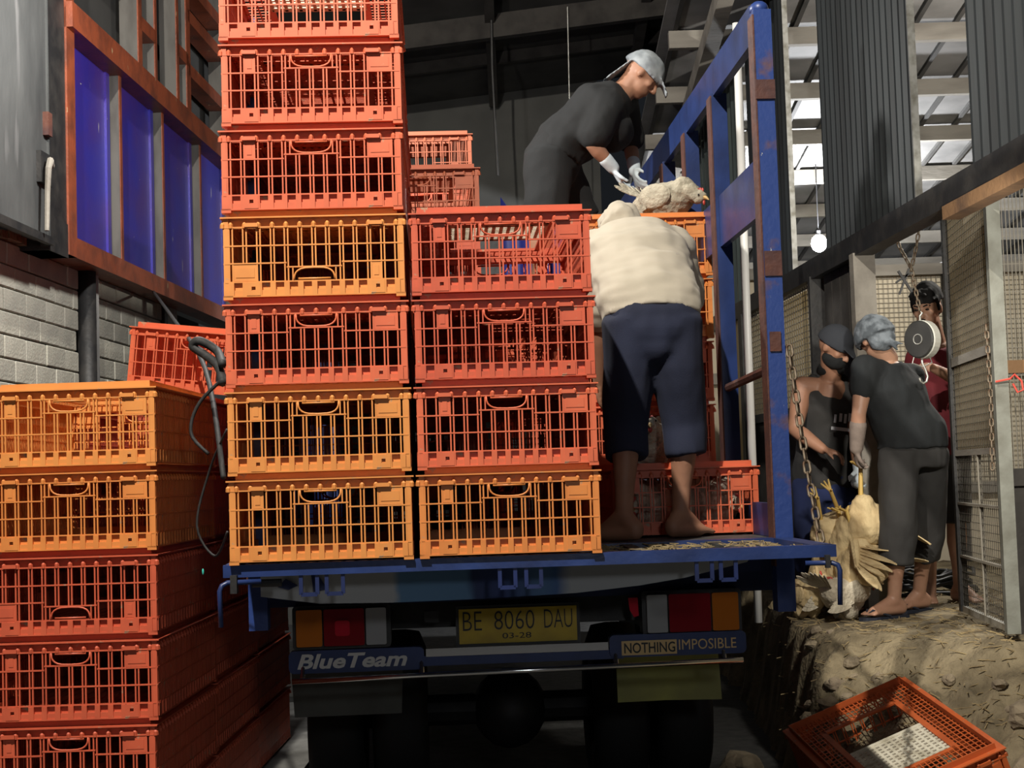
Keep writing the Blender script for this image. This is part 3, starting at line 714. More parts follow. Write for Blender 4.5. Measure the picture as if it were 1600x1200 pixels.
def rim_mesh():
    b = MB()
    def ring(ox, oy, w, z0, z1):
        b.box((-ox, -oy, z0), (ox, -oy + w, z1)); b.box((-ox, oy - w, z0), (ox, oy, z1)); b.box((-ox, -oy + w, z0), (-ox + w, oy - w, z1)); b.box((ox - w, -oy + w, z0), (ox, oy - w, z1))
    ring(CW / 2, CD / 2, .032, .2535, .258); ring(CW / 2 - .021, CD / 2 - .021, .005, .224, .256); ring(CW / 2 - .027, CD / 2 - .027, .005, .256, .2795)
    for s in (-1, 1):
        for x in [-.281] + [rib_x(i) for i in range(13)] + [.281]:
            b.tube([(x, s * (CD / 2 - .012), .225), (x, s * (CD / 2 - .010), .235), (x, s * (CD / 2 - .016), .246)], [.0085, .0075, .003], 6)
        for i0 in (1, 10):
            b.box((rib_x(i0), s * (CD / 2 - .003) - .006, .226), (rib_x(i0 + 1), s * (CD / 2 - .003) + .001, .238))
        for i in range(22):
            y = -.448 + i * .0427; b.tube([(s * (CW / 2 - .011), y, .226), (s * (CW / 2 - .009), y, .236), (s * (CW / 2 - .012), y, .246)], [.0085, .0075, .003], 6)
    return b.mesh('top_rim')
def base_mesh():
    b = MB(); ox, oy = CW / 2 - .006, CD / 2 - .004
    for s in (-1, 1):
        b.box((-ox, s * oy - .02 if s > 0 else -oy + .014, .012), (ox, s * oy - .014 if s > 0 else -oy + .02, .055))
        b.box((s * ox - .02 if s > 0 else -ox + .014, -oy + .02, .012), (s * ox - .014 if s > 0 else -ox + .02, oy - .02, .055))
        b.box((-ox, s * (oy - .009) - .009, .008), (ox, s * (oy - .009) + .009, .0125)); b.box((s * (ox - .009) - .009, -oy + .018, .008), (s * (ox - .009) + .009, oy - .018, .0125))
        for i in range(13):
            x = rib_x(i); y = s * oy
            b.box((x - .0085, y - .015 if s > 0 else y, .0125), (x + .0085, y if s > 0 else y + .015, .053))
            if i < 12: b.box((x + .0085, y - .015 if s > 0 else y + .004, .0125), (x + .0342, y - .004 if s > 0 else y + .015, .030))
        for i in (1, 10):
            x0, x1 = rib_x(i + 0) + .004, rib_x(i + 1) + .004; xm = (x0 + x1) / 2; ya, yb = (s * oy - .008, s * oy + .0015) if s > 0 else (-oy - .0015, -oy + .008)
            b.box((x0, ya, .0125), (xm - .006, yb, .053)); b.box((xm + .006, ya, .0125), (x1, yb, .053)); b.box((xm - .006, ya, .0125), (xm + .006, yb, .028)); b.box((xm - .006, ya, .040), (xm + .006, yb, .053))
        for i in range(22):
            y = -.448 + i * .0427; b.box((s * ox - (.015 if s > 0 else 0), y - .008, .0125), (s * ox + (0 if s > 0 else .015), y + .008, .053))
        for s2 in (-1, 1): b.box((s * ox - .03, s2 * oy - .03, 0) if s > 0 and s2 > 0 else (s * ox if s < 0 else ox - .03, s2 * oy if s2 < 0 else oy - .03, 0), (s * ox + .03 if s < 0 else ox, s2 * oy + .03 if s2 < 0 else oy, .0125))
    for i in range(48): y = -.46 + i * .0196; b.box((-.265, y - .006, .012), (.265, y + .006, .017))
    for i in range(14): x = -.26 + i * .04; b.box((x - .004, -.465, .013), (x + .004, .465, .019))
    return b.mesh('base')
def top_mesh():
    b = MB(); z0, z1 = .249, .2535; ox, oy = CW / 2 - .02, CD / 2 - .02; hx, hy = .165, .30
    for i in range(28):
        x = -ox + i * (2 * ox / 27)
        if abs(x) > hx: b.box((x - .0022, -oy, z0), (x + .0022, oy, z1))
        else: b.box((x - .0022, -oy, z0), (x + .0022, -hy, z1)); b.box((x - .0022, hy, z0), (x + .0022, oy, z1))
    for i in range(30):
        y = -oy + i * (2 * oy / 29)
        if abs(y) > hy: b.box((-ox, y - .002, z0 + .001), (ox, y + .002, z1 - .001))
        else: b.box((-ox, y - .002, z0 + .001), (-hx, y + .002, z1 - .001)); b.box((hx, y - .002, z0 + .001), (ox, y + .002, z1 - .001))
    for s in (-1, 1): b.box((s * hx - .012, -hy - .012, z0 - .003), (s * hx + .012, hy + .012, z1 + .001)); b.box((-hx, s * hy - .012, z0 - .003), (hx, s * hy + .012, z1 + .001))
    return b.mesh('top_grille')
def lid_mesh():
    b = MB(); z0, z1 = .243, .249; hx = .160; y0, y1 = -.29, .02
    nx, ny = 13, 11
    for i in range(nx + 1): x = -hx + 2 * hx * i / nx; b.box((x - .0055, y0, z0), (x + .0055, y1, z1))
    for i in range(ny + 1): y = y0 + (y1 - y0) * i / ny; b.box((-hx, y - .007, z0 + .0005), (hx, y + .007, z1 - .0005))
    b.box((-hx, y1 - .02, z0), (hx, y1, z1 + .002)); b.box((-hx, y0, z0), (hx, y0 + .02, z1))
    return b.mesh('sliding_lid')
ME = dict(side=side_panel(), rim=rim_mesh(), base=base_mesh(), top=top_mesh(), lid=lid_mesh())
def crate(label, m, loc, rotz=0, flip=False, group=None, rot=None, lid=None, back=False):
    t = thing('poultry_crate', label, 'crate', loc, rot or (0, 0, rotz), group)
    obj('top_rim', ME['rim'], m, t); obj('base', ME['base'], m, t); obj('top_grille', ME['top'], m, t); obj('sliding_lid', ME['lid'], lid or m, t)
    for s in (0, 1):
        o = obj('side_panel', ME['side'], m, t); o.rotation_euler.z = math.pi * s
        e_, h_, p_ = END[flip]
        o = obj('end_panel', e_, m, t); o.rotation_euler.z = math.pi * s
        obj('handle', h_, m, o)
        for q in p_: obj('plate', q, m, o)
    return t
def tcrate(label, m, u, v, k, flip=False, group='crates on the truck', jit=.004, **kw):
    w = k * CH; c = T(u + CW / 2 + random.uniform(-jit, jit), v + CD / 2 + random.uniform(-jit, jit), w)
    return crate(label, m, c, YAW + R(random.uniform(-.35, .35)), flip, group, **kw)
rows = ['bottom', 'second', 'third', 'fourth', 'fifth', 'sixth', 'topmost']
cl = [('c_yellow', 'yellow-orange', 0), ('c_yellow', 'yellow-orange', 0), ('c_coral', 'red-orange', 0), ('c_yellow', 'yellow', 1), ('c_coral', 'red-orange', 0), ('c_coral', 'red-orange', 0), ('c_coral', 'red-orange', 0)]
for k, (m, cn, fl) in enumerate(cl):
    lb_ = '%s poultry crate, %s up in the tall left column on the tailgate' % (cn, rows[k])
    if k == 0: lb_ = 'yellow-orange poultry crate at the bottom of the tall left column on the tailgate'
    if k == 3: lb_ = 'yellow poultry crate with its handle at the bottom, fourth up the tall left column'
    if k == 6: lb_ = 'red-orange poultry crate with a white lid, cut by the top of the photo'
    tcrate(lb_, m, 0, 0, k, bool(fl), lid='lid_white' if k in (6,) else None)
cr = [('c_orange', 'orange'), ('c_coral', 'red'), ('c_red', 'red'), ('c_red', 'red')]
for k, (m, cn) in enumerate(cr):
    tcrate('%s poultry crate, %s of the four in the column beside the bent man' % (cn, ('bottom', 'second', 'third', 'topmost')[k]), m, CW + .012, 0, k, lid='lid_white' if k in (3,) else None)
# stack against the right side gate behind the man
for k in range(5):
    m, cn = (('c_red', 'dark red'), ('c_coral', 'red-orange'), ('c_coral', 'red-orange'), ('c_orange', 'orange'), ('c_orange', 'orange'))[k]
    tcrate(('%s poultry crate %s the stack behind the bent man' % (cn, ('hidden at the foot of', 'second up', 'in the middle of', 'fourth up', 'on top of')[k])), m, 1.272 + .006 * k, 1.78, k)
tcrate('red-orange crate full of chickens standing behind the bare feet of the bent man', 'c_coral', 1.297, 1.03, 0)
# deeper rows on the bed
ORD = ('lowest', 'second up', 'third up', 'fourth up', 'fifth up', 'sixth up')
for k in range(6): tcrate('red poultry crate, %s in the stack hidden right behind the tall left column' % ORD[k], 'c_red', 0, .985, k, group='crates hidden behind the left column')
for k in range(3): tcrate('red poultry crate, %s in the stack hidden behind the four-high column' % ORD[k], 'c_coral', .587, .985, k, group='crates hidden behind the right column')
for k in range(5): tcrate('red poultry crate, %s in the stack in the second row of the bed' % ORD[k], 'c_red', .306, 1.97, k, group='crates hidden in the second row')
tcrate('brownish red poultry crate, nearer and lower of the two behind the front columns', 'c_shaded', .306, 1.97, 5)
for k in range(6): tcrate('dark red poultry crate, %s in the stack far back on the truck bed' % ORD[k], 'c_red', .31, 2.98, k + .4, group='crates hidden in the third row')
tcrate('brown-orange poultry crate, farther and higher of the two behind the front columns', 'c_shaded', .312, 2.98, 6.4, True)
pt_ = thing('pallet', 'low wooden pallet under the rearmost crates on the truck bed', 'pallet', T(.6, 3.46, 0), (0, 0, YAW))
for y in (-.42, -.14, .14, .42): MB().box((-.28, y - .05, .09), (.28, y + .05, .108)).build('board', 'wood_brown', pt_)
for x in (-.24, 0, .24): MB().box((x - .035, -.48, 0), (x + .035, .48, .09)).build('bearer', 'wood_brown', pt_)
for k in range(4): tcrate('red poultry crate, %s in the stack under the man in the cap' % ORD[k], 'c_red', .95, 2.80, k, group='crates under the crouching worker')
# stacks on the ground at the left
LY = R(-.3)
lcol = [('c_red', 'dark red'), ('c_red', 'red'), ('c_red', 'red'), ('c_red', 'red'), ('c_orange', 'orange'), ('c_yellow', 'yellow-orange')]
for j in range(3):
    for k in range(6):
        m, cn = lcol[k] if j == 0 else ('c_red', 'red')
        z = .157 + k * CH
        nm = ('hidden at the foot', 'lowest in view', 'second in view from below', 'with low handle, third down', 'second from the top', 'on top')[k]
        od = ('bottom', 'second from below', 'third from below', 'fourth from below', 'second from the top', 'topmost')[k]
        lab = '%s crate %s of the front stack at lower left' % (cn, nm) if j == 0 else 'red crate, %s in the %s stack of the row at the left' % (od, 'middle' if j == 1 else 'rear')
        crate(lab, m, (-1.151 - CW / 2 + random.uniform(-.004, .004) - .008 * (5 - k) * .4 - .006 * j, 4.98 + CD / 2 + j * .99, z), LY + R(random.uniform(-.3, .3)), k == 3 and j == 0, 'crates stacked on the ground')
crate('tilted red crate with a white lid lying on the stacks before the block wall', 'c_coral', (-1.26, 6.75, 1.84), rot=(R(2), R(7), R(-6)), lid='lid_white', group='crates stacked on the ground')
# crate tipped on the dock slope
A = V3((1.628, 6.597, .545)); Bp = V3((1.092, 6.557, .340)); Cp = V3((1.751, 5.65, .407))
ex = (A - Bp).normalized(); ey = (A - Cp).normalized(); ey = (ey - ex * ey.dot(ex)).normalized(); ez = ex.cross(ey)
cen = (Bp + Cp) / 2 - ez * .258
lc = crate('orange crate with a white perforated lid tipped over on the dock slope', 'c_deep', cen, lid='lid_white')
lc.rotation_euler = Matrix((ex, ey, ez)).transposed().to_euler(); lc.location = cen
# crates seen through the fence at the far right
for k in range(3):
    crate('pale red crate, %s in the stack seen through the fence wires' % ORD[k], 'c_coral', (4.20, 9.3, 1.75 + k * CH), R(4), group='crates beyond the fence')
struct(MB().box((3.8, 8.7, .6), (4.7, 9.9, 1.75)).build('trim_4', 'wood_dark'))

# ================================================================== PEOPLE
def unit(v): return V3(v).normalized()
def torso(fig, pts, side, ab):
    P = [V3(p) for p in pts]; rings = []
    for i, p in enumerate(P):
        t = unit(P[min(i + 1, len(P) - 1)] - P[max(i - 1, 0)]); s = V3(side[i] if isinstance(side, list) else side); s = unit(s - t * s.dot(t)); d = t.cross(s)
        rings.append((p, s * ab[i][0], d * ab[i][1]))
    fig.loft(rings)
def head(fig, c, f, u):
    c = V3(c); f = unit(f); u = V3(u); u = unit(u - f * u.dot(f)); r = f.cross(u)
    fig.ell(c + u * .025 - f * .008, r * .076, f * .096, u * .098, seg=18, rings=12)
    fig.ell(c - u * .045 + f * .022, r * .058, f * .066, u * .068, seg=16, rings=10)
    fig.ell(c - u * .088 + f * .052, r * .026, f * .026, u * .02)
    fig.cap(c + f * .088 + u * .018, c + f * .106 - u * .022, .009, .013, 8)
    fig.cap(c + f * .098 - u * .027 - r * .012, c + f * .098 - u * .027 + r * .012, .008, .008, 8)
    fig.cap(c + f * .080 + u * .034 - r * .038, c + f * .080 + u * .034 + r * .038, .013, .013, 8)
    fig.cap(c + f * .083 - u * .058 - r * .016, c + f * .083 - u * .058 + r * .016, .0085, .0085, 8)
    for s in (-1, 1): fig.ell(c + r * s * .078 - f * .004 - u * .005, r * .010, f * .020, u * .032, seg=10, rings=7); fig.ell(c + r * s * .04 + f * .06 - u * .015, r * .02, f * .018, u * .018)
    return c, f, u, r
def hand(fig, wr, d, n, side=1, curl=.6, sc=1.0):
    wr = V3(wr); d = unit(d); n = V3(n); n = unit(n - d * n.dot(d)); s = d.cross(n) * side
    fig.ell(wr + d * .045 * sc, s * .036 * sc, n * .015 * sc, d * .052 * sc)
    for k in range(4):
        o = (1.5 - k) * .0205 * sc; kn = wr + d * (.083 - (.004 if k in (0, 3) else 0)) * sc + s * o
        fig.cap(wr + d * .01 * sc + s * o * .6, kn, .012 * sc, .0105 * sc, 8)
        L = (.072, .080, .074, .058)[k] * sc; a = 0; p = kn
        for j, fr in enumerate((.42, .32, .26)):
            a += curl * (.7, .9, .7)[j]; q = p + (d * math.cos(a) + n * math.sin(a)) * L * fr; fig.cap(p, q, (.0095, .0088, .0078)[j] * sc, (.0088, .0078, .007)[j] * sc, 8); p = q
    t0 = wr + d * .022 * sc + s * .026 * sc; t1 = t0 + unit(d * .75 + s * .6 + n * .35) * .042 * sc; t2 = t1 + unit(d * .9 + s * .1 + n * .55) * .032 * sc
    fig.cap(t0, t1, .0125 * sc, .0105 * sc, 8); fig.cap(t1, t2, .0105 * sc, .0085 * sc, 8)
def arm(fig, sh, el, wr, r=(.047, .040, .026)):
    sh, el, wr = V3(sh), V3(el), V3(wr); fig.chain([sh, sh.lerp(el, .45), el], [r[0], r[0] * .98, r[1] * .9]); fig.chain([el, el.lerp(wr, .3), wr], [r[1] * .9, r[1] * .98, r[2]])
def leg(fig, hip, kn, an, back, r=(.085, .058, .036)):
    hip, kn, an = V3(hip), V3(kn), V3(an); fig.chain([hip, hip.lerp(kn, .5), kn], [r[0], r[0] * .86, r[1]])
    c = kn.lerp(an, .33) + V3(back) * .016; fig.chain([kn, c, kn.lerp(an, .7), an], [r[1], r[1] * .98, r[2] * 1.12, r[2]])
def foot(fig, an, toe, zf):
    an = V3(an); toe = V3(toe); d = V3((toe.x - an.x, toe.y - an.y, 0)); L = d.length; d.normalize(); s = V3((-d.y, d.x, 0))
    h = V3((an.x, an.y, zf + .032)) - d * .045; b = V3((an.x, an.y, zf + .026)) + d * (L - .06)
    fig.cap(an, h + V3((0, 0, .012)), .036, .033); fig.cap(h, b, .031, .030); fig.cap(an + V3((0, 0, -.01)) + d * .02, b + V3((0, 0, .004)), .036, .026)
    for q in (-1, 1): fig.cap(h + s * q * .006, b + s * q * .022, .026, .020)
    for k in range(5):
        o = (k - 2) * .0165; fig.cap(b + s * o, b + s * o * 1.15 + d * (.052 - .006 * abs(k - 1)) + V3((0, 0, -.010)), .0125, .0105, 8)
def dome(fig, c, f, u, k=1.0, low=.02):          # cap shell over the skull
    c = V3(c); f = unit(f); u = V3(u); u = unit(u - f * u.dot(f)); r = f.cross(u); rings = []
    for i in range(7):
        a = math.pi / 2 * i / 6.4; rings.append((c + u * (low + .112 * k * math.sin(a)) - f * .008, r * .088 * k * math.cos(a), f * .108 * k * math.cos(a)))
    fig.loft(rings, 20)

# ---- bent man in the cream shirt on the tailgate
base = T(1.45, .9, 0); Z = V3((0, 0, 1))
p1 = thing('person', 'barefoot person in a cream shirt and navy shorts bending over on the tailgate', 'person', base)
nb = {k: T(*v) for k, v in dict(pel=(1.463, .905, .80), wai=(1.458, 1.02, .93), che=(1.46, 1.20, 1.08), upp=(1.462, 1.34, 1.16), nec=(1.45, 1.42, 1.20), hd=(1.437, 1.52, 1.245),
      shl=(1.305, 1.34, 1.155), shr=(1.64, 1.34, 1.155), ell=(1.325, 1.46, .87), wrl=(1.335, 1.60, .62), elr=(1.70, 1.45, .93), wrr=(1.58, 1.66, .75),
      hl=(1.372, .90, .78), hr=(1.553, .90, .78), kl=(1.352, .92, .42), kr=(1.575, .94, .42), al=(1.322, .80, .085), ar=(1.548, .93, .085), tl=(1.20, .90, .0), tr=(1.665, 1.03, .0)).items()}
F = MB()
torso(F, [nb['pel'] - Z * .06, nb['pel'], nb['wai'], nb['che'], nb['upp'], nb['nec']], TU, [(.13, .10), (.15, .115), (.145, .105), (.16, .11), (.15, .095), (.06, .06)])
head(F, nb['hd'], TV * .75 - Z * .65, Z * .75 + TV * .65); F.cap(nb['nec'], nb['hd'] - TV * .04 - Z * .03, .058, .055)
arm(F, nb['shl'], nb['ell'], nb['wrl']); arm(F, nb['shr'], nb['elr'], nb['wrr'])
hand(F, nb['wrl'], nb['wrl'] - nb['ell'], TU, -1, .7); hand(F, nb['wrr'], nb['wrr'] - nb['elr'], -TU, 1, .7)
leg(F, nb['hl'], nb['kl'], nb['al'], -TV, (.085, .051, .033)); leg(F, nb['hr'], nb['kr'], nb['ar'], -TV, (.085, .051, .033))
foot(F, nb['al'], nb['tl'], 1.20); foot(F, nb['ar'], nb['tr'], 1.20)
fuse(F, 'body', 'skin', p1, .0075, 4, base)
F = MB()
torso(F, [nb['pel'] + Z * .005 - TV * .005, nb['pel'] + Z * .07 + TV * .02, nb['wai'] + Z * .02, nb['che'], nb['upp'], nb['nec'] - TV * .01], TU, [(.190, .150), (.197, .150), (.200, .140), (.215, .140), (.200, .118), (.085, .07)])
F.cap(nb['shl'], nb['shr'], .078, .078)
for a, b in (('shl', 'ell'), ('shr', 'elr')): F.chain([nb[a], nb[a].lerp(nb[b], .5), nb[a].lerp(nb[b], .93)], [.075, .074, .070])
fuse(F, 'shirt', 'shirt_cream', p1, .011, 6, base, wrinkle=.012, wfreq=9, wdir=(.6, 1, 1.8))
F = MB()
torso(F, [nb['pel'] + Z * .085 + TV * .02, nb['pel'] + Z * .02, nb['pel'] - Z * .07], TU, [(.172, .135), (.184, .15), (.178, .145)])
F.ell(nb['pel'] - Z * .08 - TV * .01, .15, .135, .10); F.ell(nb['pel'] - Z * .03 - TV * .04, .155, .12, .10)
for h_, k_, hem, r0, r1 in (('hl', 'kl', T(1.348, .885, .30), .100, .080), ('hr', 'kr', T(1.580, .93, .30), .100, .080)):
    torso(F, [nb[h_] + Z * .03, nb[h_] - Z * .15, nb[k_], hem], TU, [(r0, .13), (r0 * .97, .115), (r1 * 1.06, .092), (r1, .088)])
fuse(F, 'shorts', 'navy', p1, .011, 4, base, wrinkle=.008, wfreq=8, wdir=(1.4, 1.2, .6))
F = MB(); dome(F, nb['hd'], TV * .85 - Z * .5, Z * .85 + TV * .5, 1.08, .0); F.ell(nb['hd'] - TV * .075 - Z * .0, TU * .095, TV * .04, Z * .06)
F.cap(nb['hd'] + TU * .07 - TV * .02, nb['hd'] + TU * .10 + TV * .05 - Z * .01, .03, .022)
fuse(F, 'cloth_hood', 'shirt_cream', p1, .010, 4, base, wrinkle=.012, wfreq=22)

# ---- worker bending over deeper on the load
J = dict(head=(0.698,7.600,3.434),neck=(0.608,7.600,3.356),shN=(0.509,7.450,3.251),shF=(0.611,7.780,3.351),elN=(0.427,7.400,3.051),wrN=(0.529,7.450,2.941),haN=(0.572,7.480,2.863),elF=(0.651,7.850,3.133),wrF=(0.656,7.700,2.969),haF=(0.660,7.620,2.881),chest=(0.493,7.600,3.272),waist=(0.343,7.600,3.130),pelvis=(0.235,7.600,3.053),hipN=(0.215,7.500,3.000),hipF=(0.256,7.700,3.010),knN=(0.191,7.450,2.70),knF=(0.372,7.750,2.72))
J = {k: V3(v) for k, v in J.items()}; base = V3((.25, 7.6, 2.29)); Y = V3((0, 1, 0)); X = V3((1, 0, 0))
p2 = thing('person', 'person in black clothes and a pale cap bending over on top of the load', 'person', base)
J['anN'] = V3((.14, 7.46, 2.37)); J['anF'] = V3((.38, 7.75, 2.37))
F = MB()
torso(F, [J['pelvis'] - X * .03 - Z * .07, J['pelvis'], J['waist'], J['chest'], J['neck']], Y, [(.13, .10), (.15, .11), (.145, .10), (.165, .11), (.06, .06)])
fd, ud = unit(X * .75 - Z * .75), unit(X * .7 + Z * .7)
head(F, J['head'], fd, ud); F.cap(J['neck'], J['head'] - X * .03, .06, .055)
arm(F, J['shN'], J['elN'], J['wrN']); arm(F, J['shF'], J['elF'], J['wrF'])
leg(F, J['hipN'], J['knN'], J['anN'], -X); leg(F, J['hipF'], J['knF'], J['anF'], -X)
foot(F, J['anN'], J['anN'] + X * .2, 2.29); foot(F, J['anF'], J['anF'] + X * .2, 2.29)
fuse(F, 'body', 'skin', p2, .0085, 4, base)
F = MB()
for w_, h_, e_ in (('wrN', 'haN', 'elN'), ('wrF', 'haF', 'elF')): hand(F, J[w_], J[h_] - J[w_], X, 1, .5); F.cap(J[w_].lerp(J[e_], .35), J[w_], .036, .032)
fuse(F, 'gloves', 'glove', p2, .007, 2, base)
F = MB()
torso(F, [J['pelvis'] - Z * .02 + X * .02, J['pelvis'] + X * .05 + Z * .04, J['waist'], J['chest'], J['neck'] - X * .02], Y, [(.19, .14), (.19, .14), (.19, .145), (.21, .155), (.10, .08)])
F.cap(J['shN'], J['shF'], .085, .085)
for a, b in (('shN', 'elN'), ('shF', 'elF')): F.chain([J[a], J[a].lerp(J[b], .8)], [.085, .08])
F.ell(J['chest'] - Z * .12 + X * .06, .10, .16, .10)
fuse(F, 'shirt', 'black_cloth', p2, .012, 5, base, wrinkle=.010, wfreq=9)
F = MB()
torso(F, [J['pelvis'] + X * .05 + Z * .04, J['pelvis'] - Z * .03, J['pelvis'] - Z * .10], Y, [(.175, .14), (.18, .15), (.17, .14)])
F.ell(J['pelvis'] - Z * .09, .13, .15, .10)
for a, b in (('hipN', 'knN'), ('hipF', 'knF')): torso(F, [J[a] + Z * .03, J[a].lerp(J[b], .5), J[b] + Z * .01], Y, [(.10, .125), (.10, .12), (.095, .115)])
fuse(F, 'shorts', 'black_cloth', p2, .012, 4, base, wrinkle=.009, wfreq=8)
F = MB(); dome(F, J['head'], fd, ud, 1.06, .012); F.loft([(J['head'] + fd * (.09 + .025 * i) + ud * (.045 - .012 * i), fd.cross(ud) * (.075 - .012 * i), ud * .006) for i in range(4)], 14)
F.loft([(J['head'] - fd * .085 - ud * (.0 + .03 * i) - X * .01 * i, Y * .07, X * .012) for i in range(5)], 12)
fuse(F, 'cap', 'grey_cap', p2, .008, 3, base, wrinkle=.004, wfreq=18)

# ---- man in dark tank top holding the birds
J = dict(head=(1.795,8.500,2.099),neck=(1.784,8.580,1.962),shL=(1.628,8.600,1.893),shR=(1.910,8.650,1.865),chest=(1.772,8.650,1.768),pelvis=(1.757,8.750,1.372),hipL=(1.673,8.750,1.357),hipR=(1.839,8.750,1.352),elL=(1.569,8.550,1.656),wrL=(1.683,8.400,1.543),haL=(1.731,8.380,1.527),elR=(1.905,8.550,1.599),wrR=(1.885,8.450,1.421),haR=(1.871,8.420,1.345),knL=(1.640,8.680,1.05),knR=(1.843,8.680,1.05),anL=(1.628,8.730,0.744),anR=(1.846,8.730,0.738))
J = {k: V3(v) + V3((-.02, -.10, 0)) for k, v in J.items()}; base = V3((1.73, 8.63, .65))
p3 = thing('person', 'person in a dark tank top and dark cap stooping beside the chain', 'person', base)
F = MB()
torso(F, [J['pelvis'] - Z * .06, J['pelvis'], J['pelvis'].lerp(J['chest'], .5), J['chest'], J['neck'] - Z * .04], X, [(.13, .10), (.15, .11), (.14, .10), (.165, .115), (.07, .065)])
fd, ud = unit(V3((.55, -.55, -.55))), unit(V3((.25, -.25, .8)))
c, f, u, r = head(F, J['head'], fd, ud); F.cap(J['neck'] - Z * .02, J['head'] - u * .05, .058, .055)
arm(F, J['shL'], J['elL'], J['wrL'], (.055, .045, .03)); arm(F, J['shR'], J['elR'], J['wrR'], (.055, .045, .03))
F.cap(J['shL'], J['shR'], .06, .06)
hand(F, J['wrL'], J['haL'] - J['wrL'], -Z, -1, .6)
leg(F, J['hipL'], J['knL'], J['anL'], Y); leg(F, J['hipR'], J['knR'], J['anR'], Y)
foot(F, J['anL'], J['anL'] + V3((-.03, -.2, 0)), .65); foot(F, J['anR'], J['anR'] + V3((.03, -.2, 0)), .65)
fuse(F, 'body', 'skin', p3, .0085, 4, base)
F = MB(); hand(F, J['wrR'], J['haR'] - J['wrR'], -Y, 1, .9); F.cap(J['wrR'].lerp(J['elR'], .25), J['wrR'], .034, .031)
fuse(F, 'glove', 'glove', p3, .007, 2, base)
F = MB()
torso(F, [J['pelvis'] - Z * .05, J['pelvis'] + Z * .05, J['pelvis'].lerp(J['chest'], .5), J['chest'] + Z * .02, J['chest'] + Z * .14 - Y * .02], X, [(.175, .14), (.178, .14), (.17, .13), (.178, .14), (.10, .09)])
for s in (-1, 1): F.chain([J['chest'] + X * s * .09 + Z * .05 - Y * .09, J['chest'] + X * s * .075 + Z * .165 - Y * .01, J['chest'] + X * s * .09 + Z * .08 + Y * .1], [.035, .035, .035])
st = fuse(F, 'tank_top', 'charcoal', p3, .011, 5, base, wrinkle=.009, wfreq=9)
for i, (dx, dz, w, h) in enumerate(((-.02, .0, .012, .045), (.01, .005, .014, .045), (.035, -.002, .012, .05), (.06, .004, .014, .045), (.02, -.06, .13, .018))):
    b = MB().box((-w / 2, -.004, -h / 2), (w / 2, .004, h / 2)); o = b.build('shirt_print', 'white_print', p3); o.location = J['chest'] + V3((dx + .03, -.145 + .02 * abs(dx), dz - .06)) - base; o.rotation_euler = (R(-4), R(8), 0)
F = MB(); torso(F, [J['pelvis'] + Z * .04, J['pelvis'] - Z * .04, J['pelvis'] - Z * .12], X, [(.168, .13), (.175, .14), (.165, .13)])
for a, b, c_ in (('hipL', 'knL', 'anL'), ('hipR', 'knR', 'anR')): torso(F, [J[a], J[a].lerp(J[b], .5), J[b], J[b].lerp(J[c_], .6)], X, [(.095, .11), (.09, .10), (.08, .085), (.072, .075)])
fuse(F, 'trousers', 'navy_b', p3, .012, 4, base, wrinkle=.008, wfreq=8)
F = MB(); dome(F, J['head'], fd, ud, 1.05, .012); F.loft([(J['head'] + f * (.09 + .02 * i) + u * (.04 - .008 * i), r * (.07 - .012 * i), u * .006) for i in range(4)], 14)
fuse(F, 'cap', 'cap_dark', p3, .008, 3, base)
F = MB(); F.ell(J['head'] - u * .055 + f * .03, r * .068, f * .075, u * .055); F.ell(J['neck'] + Z * .02, .08, .075, .05)
fuse(F, 'face_mask', 'black_cloth', p3, .009, 3, base, wrinkle=.005, wfreq=15)

# ---- man in black t-shirt leaning towards the birds, seen from behind
J = dict(head=(1.906,8.000,2.110),neck=(1.966,8.020,2.002),shL=(1.834,7.950,1.951),shR=(2.108,8.120,1.910),elL=(1.779,7.900,1.718),wrL=(1.769,7.950,1.538),haL=(1.777,8.000,1.466),elR=(2.14,8.350,1.740),wrR=(2.05,8.480,1.573),chest=(1.975,8.020,1.840),pelvis=(2.080,8.040,1.556),hipL=(1.995,7.990,1.516),hipR=(2.175,8.080,1.528),knL=(1.972,7.970,1.152),knR=(2.182,8.180,1.172),anL=(1.944,8.020,0.745),anR=(2.160,8.350,0.746),toeL=(1.772,7.930,0.671),toeR=(2.03,8.280,0.657))
J = {k: V3(v) for k, v in J.items()}; base = V3((2.05, 8.1, .65))
p4 = thing('person', 'person in a black t-shirt and rolled charcoal trousers leaning over with back turned', 'person', base)
sd = unit(X * .95 + Y * .2)
F = MB()
torso(F, [J['pelvis'] - Z * .06, J['pelvis'], J['pelvis'].lerp(J['chest'], .5), J['chest'], J['neck'] - Z * .03], sd, [(.13, .10), (.15, .11), (.14, .10), (.16, .11), (.07, .065)])
fd, ud = unit(V3((-.28, .9, -.35))), unit(V3((-.3, .3, .9)))
c, f, u, r = head(F, J['head'], fd, ud); F.cap(J['neck'], J['head'] - u * .05, .058, .055)
arm(F, J['shL'], J['elL'], J['wrL'], (.052, .042, .03)); arm(F, J['shR'], J['elR'], J['wrR'], (.05, .042, .03))
hand(F, J['wrR'], V3((-.3, .5, -.6)), -X, 1, .6)
leg(F, J['hipL'], J['knL'], J['anL'], -Y); leg(F, J['hipR'], J['knR'], J['anR'], -Y)
foot(F, J['anL'], J['toeL'], .668); foot(F, J['anR'], J['toeR'], .668)
fuse(F, 'body', 'skin_l', p4, .0075, 4, base)
F = MB(); hand(F, J['wrL'], J['haL'] - J['wrL'], X, 1, .8); F.chain([J['elL'].lerp(J['wrL'], .35), J['wrL']], [.046, .036])
fuse(F, 'glove', 'glove_grey', p4, .008, 2, base)
F = MB()
